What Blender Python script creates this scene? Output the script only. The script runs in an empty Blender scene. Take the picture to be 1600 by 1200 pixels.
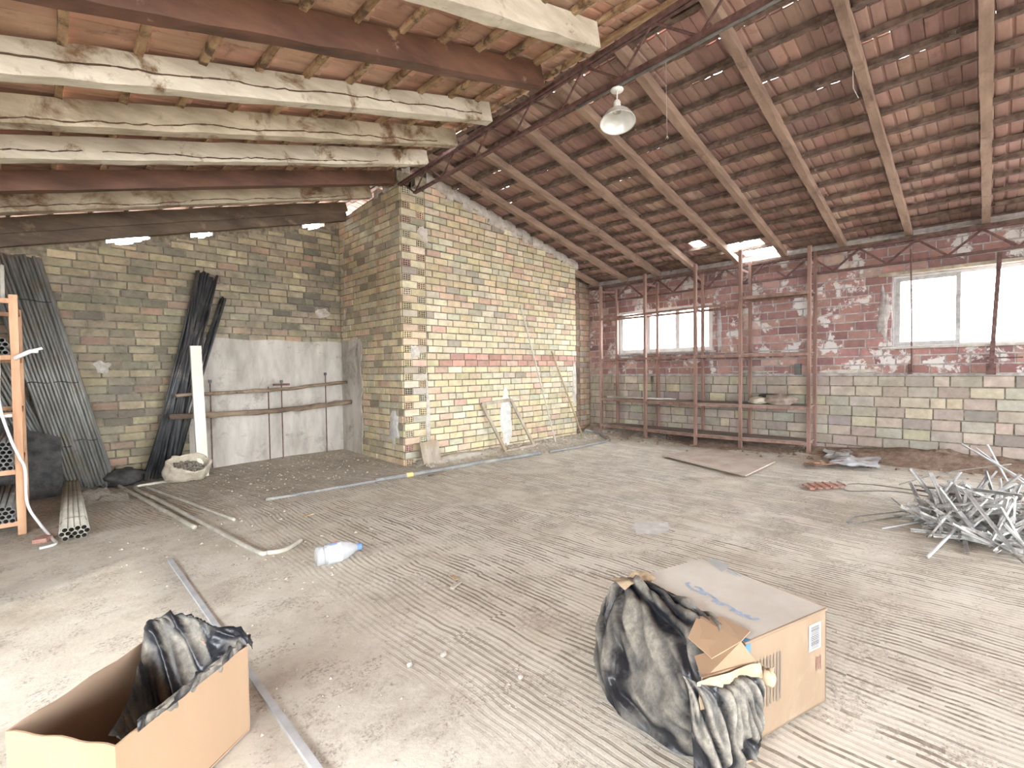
import bpy, math, random
import numpy as np
from mathutils import Vector, Matrix, noise

# ------------------------------------------------------------------ camera, light, exposure
sc = bpy.context.scene
COL = sc.collection
cam_d = bpy.data.cameras.new('camera'); cam = bpy.data.objects.new('camera', cam_d); COL.objects.link(cam)
cam_d.sensor_width = 36.0; cam_d.lens = 36.0*743/1600; cam_d.clip_start = 0.02
def _v(px, py): return Vector(((px-800)/743, -(py-600)/743, -1.0))
_a = _v(1550, 570).normalized(); _b = _v(63, 588); _b = (_b-_a*_b.dot(_a)).normalized(); _c = _a.cross(_b)
cam.matrix_world = Matrix.Translation((0, 0, 1.5)) @ Matrix((_a, _b, _c)).to_4x4()
sc.camera = cam
sc.view_settings.view_transform = 'Standard'; sc.view_settings.look = 'None'
sc.view_settings.gamma = 1; sc.view_settings.use_curve_mapping = False
sc.view_settings.exposure = 1.70
sc.cycles.max_bounces = 8; sc.cycles.diffuse_bounces = 5; sc.cycles.sample_clamp_indirect = 8

world = bpy.data.worlds.new('world'); sc.world = world; world.use_nodes = True
bgn = world.node_tree.nodes['Background']
bgn.inputs[0].default_value = (0.90, 0.95, 1.0, 1); bgn.inputs[1].default_value = 9.0

def portal(loc, rot, sx, sy):
    l = bpy.data.lights.new('portal', 'AREA'); l.shape = 'RECTANGLE'; l.size = sx; l.size_y = sy
    l.cycles.is_portal = True
    o = bpy.data.objects.new('portal', l); o.location = loc; o.rotation_euler = rot; COL.objects.link(o)
PI = math.pi
portal((9.95, 5.14, 2.36), (0, PI/2, 0), 1.1, 2.3)
portal((9.95, 0.05, 2.36), (0, PI/2, 0), 1.15, 2.2)
portal((3.7, -8.45, 1.8), (-PI/2, 0, 0), 11.4, 3.0)
portal((-2.75, 0.0, 1.9), (0, -PI/2, 0), 1.2, 6.4)
sun = bpy.data.lights.new('sun', 'SUN'); sun.energy = .55; sun.angle = 0.02; sun.color = (1, 0.95, 0.82)
so = bpy.data.objects.new('sun', sun); COL.objects.link(so)
so.rotation_euler = Vector((0.75, 0.42, -0.56)).to_track_quat('-Z', 'Y').to_euler()

# ------------------------------------------------------------------ helpers
R = random.Random(7)
def tag(o, label=None, cat=None, group=None, kind=None):
    if label: o['label'] = label
    if cat: o['category'] = cat
    if group: o['group'] = group
    if kind: o['kind'] = kind
    return o
def empty(name, loc=(0, 0, 0), rz=0, **k):
    o = bpy.data.objects.new(name, None); o.location = loc; o.rotation_euler = (0, 0, rz)
    o.empty_display_size = .1; COL.objects.link(o); return tag(o, **k)
class MB:
    def __init__(s): s.v = []; s.f = []; s.c = []
    def add(s, vs, fs, c=None):
        n = len(s.v); s.v += [tuple(p) for p in vs]
        for f in fs: s.f.append(tuple(i+n for i in f)); s.c.append(c)
    def box(s, c, size, M=None, col=None, ch=0.0):
        hx, hy, hz = size[0]/2, size[1]/2, size[2]/2
        vs = [Vector((x*hx, y*hy, z*hz)) for x in (-1, 1) for y in (-1, 1) for z in (-1, 1)]
        if M is not None: vs = [M @ p for p in vs]
        vs = [p+Vector(c) for p in vs]
        s.add(vs, [(0, 1, 3, 2), (4, 6, 7, 5), (0, 4, 5, 1), (2, 3, 7, 6), (0, 2, 6, 4), (1, 5, 7, 3)], col)
    def bar(s, a, b, w, h, up=(0, 0, 1), col=None, seg=1, jit=0, rr=None):
        """rectangular bar from a to b, w wide (sideways), h high (up), optionally wobbly"""
        a = Vector(a); b = Vector(b); d = (b-a).normalized(); u = Vector(up)
        sd = d.cross(u).normalized(); u = sd.cross(d).normalized()
        n = len(s.v); rr = rr or R
        for i in range(seg+1):
            p = a.lerp(b, i/seg)
            j = [(rr.uniform(-jit, jit), rr.uniform(-jit, jit)) for _ in range(4)]
            for k, (x, y) in enumerate(((-1, -1), (1, -1), (1, 1), (-1, 1))):
                s.v.append(tuple(p+sd*(x*w/2+j[k][0])+u*(y*h/2+j[k][1])))
        for i in range(seg):
            for k in range(4):
                m = n+i*4; s.f.append((m+k, m+(k+1) % 4, m+4+(k+1) % 4, m+4+k)); s.c.append(col)
        s.f.append((n+3, n+2, n+1, n)); s.c.append(col)
        m = n+seg*4; s.f.append((m, m+1, m+2, m+3)); s.c.append(col)
    def tube(s, pts, r, n=8, cap=True, col=None, taper=None):
        pts = [Vector(p) for p in pts]; base = len(s.v); prev = None
        for i, p in enumerate(pts):
            d = (pts[min(i+1, len(pts)-1)]-pts[max(i-1, 0)]).normalized()
            if prev is None:
                ref = Vector((0, 0, 1)) if abs(d.z) < .9 else Vector((1, 0, 0))
                u = d.cross(ref).normalized()
            else: u = (prev-d*prev.dot(d)).normalized()
            prev = u; w = d.cross(u); rr = r if taper is None else r*taper[i]
            for k in range(n):
                a = 2*PI*k/n; s.v.append(tuple(p+u*(rr*math.cos(a))+w*(rr*math.sin(a))))
        for i in range(len(pts)-1):
            for k in range(n):
                m = base+i*n; s.f.append((m+k, m+n+k, m+n+(k+1) % n, m+(k+1) % n)); s.c.append(col)
        if cap:
            s.f.append(tuple(base+k for k in range(n))); s.c.append(col)
            m = base+(len(pts)-1)*n; s.f.append(tuple(m+k for k in reversed(range(n)))); s.c.append(col)
    def pipe(s, a, b, r, t=.003, n=10, col=None):
        """hollow straight pipe with visible wall thickness"""
        a = Vector(a); b = Vector(b); d = (b-a).normalized()
        ref = Vector((0, 0, 1)) if abs(d.z) < .9 else Vector((1, 0, 0))
        u = d.cross(ref).normalized(); w = d.cross(u); base = len(s.v)
        for p in (a, b):
            for rr in (r, r-t):
                for k in range(n):
                    q = 2*PI*k/n; s.v.append(tuple(p+u*(rr*math.cos(q))+w*(rr*math.sin(q))))
        for k in range(n):
            j = (k+1) % n; A, B, C_, D = base, base+n, base+2*n, base+3*n
            for f in ((A+k, C_+k, C_+j, A+j), (B+k, B+j, D+j, D+k), (A+k, A+j, B+j, B+k), (C_+k, D+k, D+j, C_+j)):
                s.f.append(f); s.c.append(col)
    def lathe(s, prof, n=24, M=None, col=None):
        base = len(s.v)
        for r, z in prof:
            for k in range(n):
                a = 2*PI*k/n; p = Vector((r*math.cos(a), r*math.sin(a), z)); s.v.append(tuple(M @ p if M is not None else p))
        for i in range(len(prof)-1):
            for k in range(n):
                m = base+i*n; s.f.append((m+k, m+(k+1) % n, m+n+(k+1) % n, m+n+k)); s.c.append(col)
    def build(s, name, mat, parent=None, smooth=False, loc=None):
        me = bpy.data.meshes.new(name)
        vs = s.v
        if loc is not None: L = Vector(loc); vs = [tuple(Vector(p)-L) for p in vs]
        me.from_pydata(vs, [], s.f); me.materials.append(mat)
        if any(c is not None for c in s.c):
            at = me.color_attributes.new('tone', 'FLOAT_COLOR', 'CORNER')
            arr = []
            for f, c in zip(s.f, s.c):
                c = c or (1, 1, 1); arr += [c[0], c[1], c[2], 1.0]*len(f)
            at.data.foreach_set('color', arr)
        if smooth: me.polygons.foreach_set('use_smooth', [True]*len(me.polygons))
        me.update()
        o = bpy.data.objects.new(name, me); COL.objects.link(o)
        if loc is not None: o.location = loc
        if parent is not None: o.parent = parent
        return o
def thing(mb, name, mat, label, cat, group=None, smooth=False, kind=None):
    """one-mesh thing with its origin at the middle of its foot"""
    xs = [p[0] for p in mb.v]; ys = [p[1] for p in mb.v]; zs = [p[2] for p in mb.v]
    loc = ((min(xs)+max(xs))/2, (min(ys)+max(ys))/2, min(zs))
    return tag(mb.build(name, mat, None, smooth, loc), label, cat, group, kind)

# ------------------------------------------------------------------ materials
def newmat(name):
    m = bpy.data.materials.new(name); m.use_nodes = True; nt = m.node_tree; nt.nodes.clear()
    out = nt.nodes.new('ShaderNodeOutputMaterial'); b = nt.nodes.new('ShaderNodeBsdfPrincipled')
    nt.links.new(b.outputs[0], out.inputs[0]); return m, nt, b
def N(nt, t, **k):
    n = nt.nodes.new(t)
    for a, v in k.items():
        if a.startswith('i_'): n.inputs[a[2:].replace('_', ' ')].default_value = v
        else: setattr(n, a, v)
    return n
def ramp(nt, src, stops):
    r = nt.nodes.new('ShaderNodeValToRGB'); e = r.color_ramp.elements
    while len(e) < len(stops): e.new(.5)
    for x, (p, c) in zip(e, stops):
        x.position = p; x.color = (c[0], c[1], c[2], 1) if hasattr(c, '__len__') else (c, c, c, 1)
    nt.links.new(src, r.inputs[0]); return r.outputs[0]
def mixc(nt, fac, a, b, mode='MIX'):
    m = nt.nodes.new('ShaderNodeMix'); m.data_type = 'RGBA'; m.blend_type = mode
    for s, i in ((fac, 0), (a, 6), (b, 7)):
        if hasattr(s, 'links'): nt.links.new(s, m.inputs[i])
        else: m.inputs[i].default_value = s if i == 0 else (s[0], s[1], s[2], 1)
    return m.outputs[2]
def math_(nt, op, a, b=None, clamp=False):
    m = nt.nodes.new('ShaderNodeMath'); m.operation = op; m.use_clamp = clamp
    for i, s in enumerate((a, b)):
        if s is None: continue
        if hasattr(s, 'links'): nt.links.new(s, m.inputs[i])
        else: m.inputs[i].default_value = s
    return m.outputs[0]
def coords(nt, world=False):
    if world: return nt.nodes.new('ShaderNodeNewGeometry').outputs['Position']
    return nt.nodes.new('ShaderNodeTexCoord').outputs['Object']
def noise_(nt, vec, scale, detail=4, rough=.55, dist=0, mul=None):
    if mul:
        mp = nt.nodes.new('ShaderNodeVectorMath'); mp.operation = 'MULTIPLY'; mp.inputs[1].default_value = mul
        nt.links.new(vec, mp.inputs[0]); vec = mp.outputs[0]
    n = nt.nodes.new('ShaderNodeTexNoise'); n.inputs['Scale'].default_value = scale; n.inputs['Detail'].default_value = detail
    n.inputs['Roughness'].default_value = rough; n.inputs['Distortion'].default_value = dist
    nt.links.new(vec, n.inputs['Vector']); return n.outputs['Fac']
def bump(nt, b, h, strength=.5, dist=.01):
    n = nt.nodes.new('ShaderNodeBump'); n.inputs['Strength'].default_value = strength; n.inputs['Distance'].default_value = dist
    nt.links.new(h, n.inputs['Height']); nt.links.new(n.outputs[0], b.inputs['Normal'])

def mat_surf(name, c1, c2, scale=6, stretch=None, rough=.85, bumpk=.4, bdist=.006, stain=None, lo=.35, hi=.65, metal=0, tone=False, stain_lo=.5, stain_hi=.62, stain_scale=2.5, world=True):
    m, nt, b = newmat(name); co = coords(nt, world)
    f = noise_(nt, co, scale, 6, .62, mul=stretch); c = ramp(nt, f, [(lo, c1), (hi, c2)])
    if tone:
        a = N(nt, 'ShaderNodeVertexColor', layer_name='tone'); c = mixc(nt, 1.0, a.outputs[0], c, 'MULTIPLY')
    if stain is not None:
        g = ramp(nt, noise_(nt, co, stain_scale, 7, .7, .4), [(stain_lo, 0), (stain_hi, 1)]); c = mixc(nt, g, c, stain)
    nt.links.new(c, b.inputs['Base Color']); b.inputs['Roughness'].default_value = rough; b.inputs['Metallic'].default_value = metal
    if bumpk: bump(nt, b, noise_(nt, co, scale*5, 5, .7, mul=stretch), bumpk, bdist)
    return m
def mat_brick(name, grime, grime_amt, plaster=None, plo=.60, phi=.64, pscale=1.6, rough=.9):
    m, nt, b = newmat(name); co = coords(nt, True)
    a = N(nt, 'ShaderNodeVertexColor', layer_name='tone').outputs[0]
    f = ramp(nt, noise_(nt, co, 9, 6, .65), [(.3, .80), (.7, 1.12)])
    c = mixc(nt, 1.0, a, f, 'MULTIPLY')
    g = ramp(nt, noise_(nt, co, 3.2, 8, .72, .5), [(.42, 0), (.72, 1)])
    g = math_(nt, 'MULTIPLY', g, grime_amt); c = mixc(nt, g, c, grime)
    # combed scratches of extruded brick
    if plaster:
        p = ramp(nt, noise_(nt, co, pscale, 8, .68, .3), [(plo, 0), (phi, 1)]); c = mixc(nt, p, c, plaster)
    nt.links.new(c, b.inputs['Base Color']); b.inputs['Roughness'].default_value = rough
    bump(nt, b, noise_(nt, co, 38, 5, .7), .5, .006)
    return m

M = {}
M['mortar_dark'] = mat_surf('dark dirty mortar', (.10, .085, .06), (.25, .22, .165), 14)
M['mortar_tan'] = mat_surf('sandy mortar', (.16, .135, .09), (.40, .35, .26), 12)
M['mortar_grey'] = mat_surf('grey mortar', (.24, .21, .20), (.46, .42, .39), 10)
M['brick_block'] = mat_brick('yellow brick', (.25, .21, .15), .55, (.60, .57, .50), .70, .73, 2.4)
M['brick_left'] = mat_brick('sooty yellow brick', (.10, .09, .072), .7, (.50, .46, .38), .74, .77, 2.0)
M['brick_lower'] = mat_brick('pale block', (.22, .18, .15), .55, (.50, .46, .42), .68, .74, 1.6)
M['brick_red'] = mat_brick('red brick', (.16, .09, .08), .45, (.58, .55, .52), .545, .58, 2.9)
M['plaster'] = mat_surf('stained render', (.34, .305, .26), (.58, .54, .48), 3.0, (1, 1, .3), .9, .35, .01, (.22, .19, .155), .35, .65, stain_lo=.54, stain_hi=.70, stain_scale=2.0)
M['plaster_light'] = mat_surf('pale mortar crust', (.40, .36, .30), (.62, .58, .52), 9, None, .95, .8, .02)
M['plaster_white'] = mat_surf('white gypsum patch', (.50, .49, .46), (.66, .65, .61), 12, None, .9, .5, .01)
M['dusty'] = mat_surf('floor dust', (.46, .42, .34), (.60, .56, .48), 8, None, .95, .8, .02)
M['hole_shade'] = mat_surf('painted hole shade', (.02, .018, .015), (.05, .045, .04), 8)  # near-black colour painted for the shade inside brick holes and pipes
M['tile'] = mat_surf('terracotta tile', (.75, .70, .66), (1.05, 1.0, .98), 7, (.35, 1, 1), .85, .4, .004, (.13, .085, .06), .3, .7, tone=True, stain_lo=.57, stain_hi=.78, stain_scale=5)
M['batten'] = mat_surf('dusty dark batten', (.085, .055, .042), (.21, .145, .11), 10, None, .9, .9, .012, (.30, .24, .19), .35, .65, stain_lo=.60, stain_hi=.72, stain_scale=9)
M['batten_l'] = mat_surf('weathered batten', (.20, .115, .055), (.46, .32, .18), 10, (1, .3, 1), .9, .7, .008, (.10, .06, .03), .35, .65, stain_scale=6)
M['rafter'] = mat_surf('old pine rafter', (.19, .125, .09), (.36, .25, .18), 9, (.15, 1, 1), .85, .6, .006, (.12, .075, .05), .3, .7, stain_scale=3, stain_lo=.55, stain_hi=.75)
M['beam_white'] = mat_surf('limewashed beam', (.40, .35, .26), (.68, .63, .51), 7, (.25, 1, 1), .85, .6, .008, (.20, .12, .06), .3, .65, stain_scale=2.4, stain_lo=.56, stain_hi=.66)
M['beam_tan'] = mat_surf('stained limewashed beam', (.26, .21, .14), (.56, .49, .36), 5, (.35, 1, 1), .85, .6, .008, (.17, .095, .05), .3, .65, stain_scale=2.2, stain_lo=.50, stain_hi=.62)
M['beam_red'] = mat_surf('red-brown painted beam', (.060, .028, .018), (.17, .082, .048), 5, (.3, 1, 1), .6, .4, .005, (.34, .22, .13), .3, .65, stain_scale=3.4, stain_lo=.64, stain_hi=.72)
M['beam_dark'] = mat_surf('dark sooty beam', (.06, .042, .03), (.17, .125, .085), 5, (.3, 1, 1), .85, .5, .008, (.30, .22, .13), .3, .65, stain_scale=2.4, stain_lo=.60, stain_hi=.72)
M['crack'] = mat_surf('open crack', (.06, .03, .015), (.12, .07, .035), 12)
M['steel_rust'] = mat_surf('rusty steel', (.065, .03, .025), (.17, .09, .075), 14, None, .7, .5, .003, metal=.1)
M['steel_galv'] = mat_surf('dull galvanised steel', (.17, .17, .155), (.30, .30, .28), 12, (1, 1, .2), .55, .2, .002, (.22, .20, .16), metal=.35)
M['steel_dark'] = mat_surf('dark oily steel', (.03, .032, .035), (.11, .11, .115), 8, (1, 1, .3), .5, .2, .002, (.19, .175, .15), metal=.3, stain_lo=.55, stain_hi=.7)
M['pipe_pale'] = mat_surf('dusty pale pipe', (.40, .38, .32), (.60, .57, .49), 8, None, .7, .2, .002)
M['pipe_grey'] = mat_surf('grey pvc pipe', (.19, .19, .185), (.28, .275, .265), 6, None, .6, .2, .002, (.38, .35, .29), stain_lo=.5, stain_hi=.7)
M['alu'] = mat_surf('dusty aluminium', (.48, .50, .52), (.64, .66, .68), 8, None, .5, .2, .002, metal=.2)
M['alu_white'] = mat_surf('white bracket', (.36, .355, .33), (.72, .73, .72), 12, None, .55, .2, .002, (.30, .275, .235), stain_scale=14)
M['alu_grey'] = mat_surf('grey bracket', (.26, .25, .24), (.46, .45, .43), 12, None, .6, .2, .002)
M['rack_wood'] = mat_surf('orange wood', (.45, .24, .13), (.66, .40, .24), 8, (1, 1, .15), .75, .4, .004, (.35, .23, .15), stain_lo=.55, stain_hi=.75)
M['shelf_wood'] = mat_surf('red-brown wood', (.15, .085, .065), (.30, .185, .145), 8, (1, 1, .15), .8, .5, .004, (.15, .08, .06), stain_lo=.6, stain_hi=.8)
M['shelf_board'] = mat_surf('dusty dark board', (.15, .11, .09), (.30, .24, .20), 8, (1, .2, 1), .85, .5, .004)
M['wood_grey'] = mat_surf('weathered grey wood', (.25, .21, .16), (.44, .38, .30), 8, (1, 1, .2), .85, .6, .004, (.33, .24, .15))
M['log'] = mat_surf('rough wood pole', (.15, .105, .07), (.34, .26, .18), 8, (.2, 1, 1), .9, .9, .01, (.10, .07, .05))
M['stick'] = mat_surf('tan wooden stick', (.34, .25, .15), (.50, .38, .25), 12, None, .8, .3, .002)
M['cream'] = mat_surf('cream panel', (.66, .64, .54), (.80, .78, .69), 5, (1, 1, .3), .7, .2, .003, (.50, .45, .34), stain_lo=.62, stain_hi=.8)
M['cardboard'] = mat_surf('clean cardboard', (.33, .22, .135), (.37, .25, .155), 3, (1, 1, .3), .75, .12, .002)
M['cardboard_in'] = mat_surf('cardboard inside', (.31, .215, .145), (.36, .25, .175), 3, (1, 1, .3), .8, .12, .002)
M['cardboard_dusty'] = mat_surf('dusty cardboard', (.23, .16, .10), (.28, .20, .13), 3, (1, 1, .3), .85, .15, .002, (.31, .245, .175), stain_lo=.5, stain_hi=.75)
M['cardboard_top'] = mat_surf('cardboard under thick dust', (.50, .465, .405), (.58, .55, .49), 4, None, .95, .3, .002, (.48, .40, .30), stain_lo=.60, stain_hi=.80, stain_scale=4)
M['masking'] = mat_surf('torn tape', (.34, .25, .16), (.44, .34, .22), 10, None, .6, .5, .003)
M['white'] = mat_surf('white enamel', (.72, .72, .66), (.80, .80, .75), 10, None, .4, .1, .001)
M['white_cable'] = mat_surf('white cable', (.72, .72, .70), (.80, .80, .78), 10, None, .5, 0)
M['paper'] = mat_surf('dusty paper label', (.36, .37, .36), (.43, .44, .43), 9, None, .8, .1, .001)
M['print_blue'] = mat_surf('faded blue print', (.26, .34, .48), (.40, .47, .57), 14, None, .9, 0)
M['print_blue_deep'] = mat_surf('blue tape', (.05, .16, .28), (.10, .24, .36), 14, None, .7, 0)
M['print_grey'] = mat_surf('grey print', (.09, .085, .085), (.14, .13, .13), 14, None, .9, 0)
M['print_faint'] = mat_surf('faint brown print', (.15, .12, .095), (.19, .15, .115), 14, None, .9, 0)
M['print_red'] = mat_surf('faint red print', (.20, .10, .08), (.25, .135, .10), 14, None, .9, 0)
M['red_label'] = mat_surf('red print', (.70, .18, .18), (.78, .3, .28), 14, None, .6, 0)
M['blue_cap'] = mat_surf('blue plastic', (.12, .25, .62), (.20, .35, .72), 14, None, .5, 0)
M['yellow'] = mat_surf('yellow tape', (.72, .60, .22), (.80, .68, .30), 10, None, .6, 0)
M['ply'] = mat_surf('dusty plywood', (.40, .31, .25), (.52, .43, .36), 4, (.4, 1, 1), .85, .3, .003, (.54, .49, .43), stain_lo=.45, stain_hi=.7)
M['tin'] = mat_surf('crumpled metal sheet', (.48, .50, .54), (.64, .66, .70), 6, None, .55, .4, .004, (.42, .37, .30), metal=.2, stain_lo=.55, stain_hi=.65)
M['rust_sheet'] = mat_surf('rusty crumpled sheet', (.28, .15, .10), (.50, .32, .24), 9, None, .85, .6, .006)
M['earth'] = mat_surf('brown dirt', (.20, .13, .09), (.38, .28, .21), 9, None, .95, 1, .03)
M['chip'] = mat_surf('rubble crumbs', (.26, .22, .16), (.60, .56, .47), 6, None, .95, .6, .006)
M['clay'] = mat_surf('red clay', (.32, .15, .11), (.50, .28, .22), 9, None, .9, .5, .004, (.55, .48, .42))
M['leaf_litter'] = mat_surf('dark rubble', (.12, .10, .08), (.32, .28, .22), 30)
M['sack'] = mat_surf('dusty woven sack', (.42, .36, .27), (.60, .54, .43), 10, None, .9, .6, .01)
M['shed_cloth'] = mat_surf('brown sack', (.25, .19, .15), (.44, .36, .30), 9, None, .9, .7, .01)
M['black_cloth'] = mat_surf('black rag', (.03, .03, .03), (.09, .085, .08), 9, None, .9, .5, .01)
M['leaf'] = mat_surf('dry leaf', (.38, .26, .12), (.55, .42, .24), 20, None, .8, .3, .002)
M['upvc'] = mat_surf('window frame', (.52, .50, .47), (.66, .64, .61), 6, None, .5, .1, .002)

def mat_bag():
    m, nt, b = newmat('dusty fold-shaded black plastic'); co = coords(nt, True)
    a = N(nt, 'ShaderNodeVertexColor', layer_name='tone').outputs[0]  # dust plus fold shading painted in: pale ridges, black valleys
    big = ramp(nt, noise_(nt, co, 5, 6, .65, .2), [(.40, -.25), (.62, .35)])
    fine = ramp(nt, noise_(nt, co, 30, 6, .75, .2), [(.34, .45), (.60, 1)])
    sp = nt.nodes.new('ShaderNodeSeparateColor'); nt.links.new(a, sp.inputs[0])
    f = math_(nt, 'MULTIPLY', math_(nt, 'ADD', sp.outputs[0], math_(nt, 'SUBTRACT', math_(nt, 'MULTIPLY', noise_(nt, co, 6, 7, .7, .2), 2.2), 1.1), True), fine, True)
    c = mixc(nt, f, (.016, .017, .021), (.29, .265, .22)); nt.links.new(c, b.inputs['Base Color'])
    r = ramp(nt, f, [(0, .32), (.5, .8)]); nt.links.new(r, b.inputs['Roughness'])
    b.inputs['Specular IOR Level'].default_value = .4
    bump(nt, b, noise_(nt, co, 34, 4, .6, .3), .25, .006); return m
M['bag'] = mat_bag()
def mat_clear(name, col=(.9, .93, .95), a=.35):
    m, nt, b = newmat(name); co = coords(nt, True)
    b.inputs['Base Color'].default_value = (*col, 1); b.inputs['Roughness'].default_value = .25
    b.inputs['Alpha'].default_value = a; bump(nt, b, noise_(nt, co, 30, 3, .6, 1.0), .6, .01); return m
M['clear'] = mat_clear('clear dusty plastic', (.66, .69, .72), .42)
M['film'] = mat_clear('dusty clear film', (.42, .39, .34), .5)
def mat_glass():
    m, nt, b = newmat('window glass')
    b.inputs['Base Color'].default_value = (1, 1, 1, 1); b.inputs['Roughness'].default_value = .02; b.inputs['Alpha'].default_value = .06
    return m
M['glass'] = mat_glass()

def mat_floor():
    m, nt, b = newmat('combed dusty screed'); co = coords(nt, True)
    sep = nt.nodes.new('ShaderNodeSeparateXYZ'); nt.links.new(co, sep.inputs[0]); x, y = sep.outputs[0], sep.outputs[1]
    far = math_(nt, 'GREATER_THAN', y, 5.95)
    xs = math_(nt, 'ADD', x, math_(nt, 'MULTIPLY', math_(nt, 'MULTIPLY', y, .22), far))
    xs = math_(nt, 'ADD', xs, math_(nt, 'MULTIPLY', noise_(nt, co, .9, 3, .6), .16))
    # comb passes: narrow bands, each broken and shifted along its length
    def cell(w, l, k, sc):
        band = math_(nt, 'FLOOR', math_(nt, 'DIVIDE', xs, w))
        wn = nt.nodes.new('ShaderNodeTexWhiteNoise'); wn.noise_dimensions = '2D'; cmb = nt.nodes.new('ShaderNodeCombineXYZ'); nt.links.new(band, cmb.inputs[0])
        nt.links.new(math_(nt, 'FLOOR', math_(nt, 'DIVIDE', math_(nt, 'ADD', y, math_(nt, 'MULTIPLY', band, k)), l)), cmb.inputs[1])
        nt.links.new(cmb.outputs[0], wn.inputs['Vector']); return math_(nt, 'MULTIPLY', wn.outputs['Value'], sc)
    ph = cell(.42, .9, .37, 3.4)
    w = math_(nt, 'SINE', math_(nt, 'ADD', math_(nt, 'MULTIPLY', xs, 2*PI/.041), ph))
    rib = ramp(nt, math_(nt, 'ADD', math_(nt, 'MULTIPLY', w, .5), .5), [(.30, 0), (.50, 1)])
    single = cell(.041, .34, .21, 1.0)                                           # single grooves clogged for a stretch
    clog = ramp(nt, single, [(.60, 0), (.72, 1)])
    fill = ramp(nt, noise_(nt, co, 1.35, 9, .72, .2), [(.50, 0), (.60, 1)])
    fill2 = ramp(nt, noise_(nt, co, 11, 6, .75), [(.48, 0), (.66, 1)])
    xl = math_(nt, 'SUBTRACT', 1.45, x); xl = math_(nt, 'MULTIPLY', math_(nt, 'ADD', xl, math_(nt, 'MULTIPLY', noise_(nt, co, 1.6, 6, .65), 1.1)), 1.3)
    xl = math_(nt, 'SUBTRACT', xl, math_(nt, 'MULTIPLY', far, 1.4), True); xl = math_(nt, 'MINIMUM', xl, 1.0)
    bury = math_(nt, 'MAXIMUM', math_(nt, 'MULTIPLY', fill, .85), math_(nt, 'MULTIPLY', xl, 1.0), True)
    bury = math_(nt, 'MAXIMUM', bury, math_(nt, 'MULTIPLY', fill2, .55), True)
    bury = math_(nt, 'MAXIMUM', bury, math_(nt, 'MULTIPLY', clog, .75), True)
    groove = math_(nt, 'MULTIPLY', math_(nt, 'SUBTRACT', 1.0, rib), math_(nt, 'SUBTRACT', 1.0, bury), True)
    dust = ramp(nt, noise_(nt, co, 2.0, 9, .72, .1), [(.32, (.47, .425, .35)), (.48, (.64, .60, .515)), (.68, (.74, .71, .63))])
    grit = ramp(nt, noise_(nt, co, 48, 6, .85), [(.49, 0), (.58, 1)])
    gritm = ramp(nt, noise_(nt, co, 3.4, 7, .75, .3), [(.50, .12), (.58, 1)])
    c = mixc(nt, math_(nt, 'MULTIPLY', groove, .95), dust, (.21, .17, .13))
    c = mixc(nt, math_(nt, 'MULTIPLY', math_(nt, 'MULTIPLY', grit, gritm), .80), c, (.25, .205, .165))
    yel = ramp(nt, noise_(nt, co, .9, 3, .6), [(.45, 0), (.65, 1)])
    c = mixc(nt, math_(nt, 'MULTIPLY', yel, .22), c, (.68, .60, .45))
    dirt = ramp(nt, noise_(nt, co, 1.7, 9, .78, .2), [(.52, 0), (.66, 1)]); clump = ramp(nt, noise_(nt, co, 22, 6, .8), [(.42, 0), (.60, 1)])
    c = mixc(nt, math_(nt, 'MULTIPLY', math_(nt, 'MULTIPLY', dirt, clump), .55), c, (.30, .25, .20))
    nearw = ramp(nt, math_(nt, 'ADD', math_(nt, 'MULTIPLY', y, .1), math_(nt, 'MULTIPLY', noise_(nt, co, 1.5, 6, .7), .12)), [(.60, 0), (.70, 1)])
    c = mixc(nt, math_(nt, 'MULTIPLY', math_(nt, 'MULTIPLY', nearw, clump), .6), c, (.27, .225, .175))
    nt.links.new(c, b.inputs['Base Color']); b.inputs['Roughness'].default_value = .95
    h = math_(nt, 'SUBTRACT', math_(nt, 'MULTIPLY', noise_(nt, co, 18, 7, .78), .9), math_(nt, 'MULTIPLY', groove, .8))
    bump(nt, b, h, .7, .010); return m
M['floor'] = mat_floor()

# ------------------------------------------------------------------ levels of the roof
RID = 4.10
def zr(x): return 3.50+.213*(9.75-x)           # underside of the rafters, right slope
def zl(x): return 4.40-.282*(3.90-x)           # underside of the beams, left slope
TR = .165; TL = .235                           # from there up to the underside of the tiles

# ------------------------------------------------------------------ floor
def hfloor(x, y):
    h = .012*(noise.noise(Vector((x*.7, y*.7, 3)))+.6*noise.noise(Vector((x*2, y*2, 9))))
    d = 9.75-x
    if d < 1.1 and y < 7.2: h += .11*max(0, 1-d/1.1)**1.5*(1+.5*noise.noise(Vector((x*3, y*3, 1))))
    e = 6.55-y
    if -0.1 < e < .75 and x > 4.2: h += .07*max(0, 1-e/.75)**1.5
    if y > 6.5 and x < 4.2: h += .05*min(1, max(0, (y-6.5)/2))*min(1, max(0, (x-1.6)/1.5))
    return h
fb = MB(); nx, ny = 130, 135; X0, X1, Y0, Y1 = -2.7, 9.9, -8.6, 8.9
for j in range(ny+1):
    for i in range(nx+1):
        x = X0+(X1-X0)*i/nx; y = Y0+(Y1-Y0)*j/ny; fb.v.append((x, y, hfloor(x, y)))
for j in range(ny):
    for i in range(nx):
        a = j*(nx+1)+i; fb.f.append((a, a+1, a+nx+2, a+nx+1)); fb.c.append(None)
fl = fb.build('floor', M['floor'], smooth=True); fl['kind'] = 'structure'
gb = MB(); gb.box((20, 5, -.65), (120, 120, .1)); g = gb.build('ground', M['mortar_grey']); g['kind'] = 'structure'
sb = MB(); sb.box(((X0+X1)/2, (Y0+Y1)/2, -.2), (X1-X0, Y1-Y0, .3)); sb.build('floor_slab', M['mortar_grey'], fl)

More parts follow.
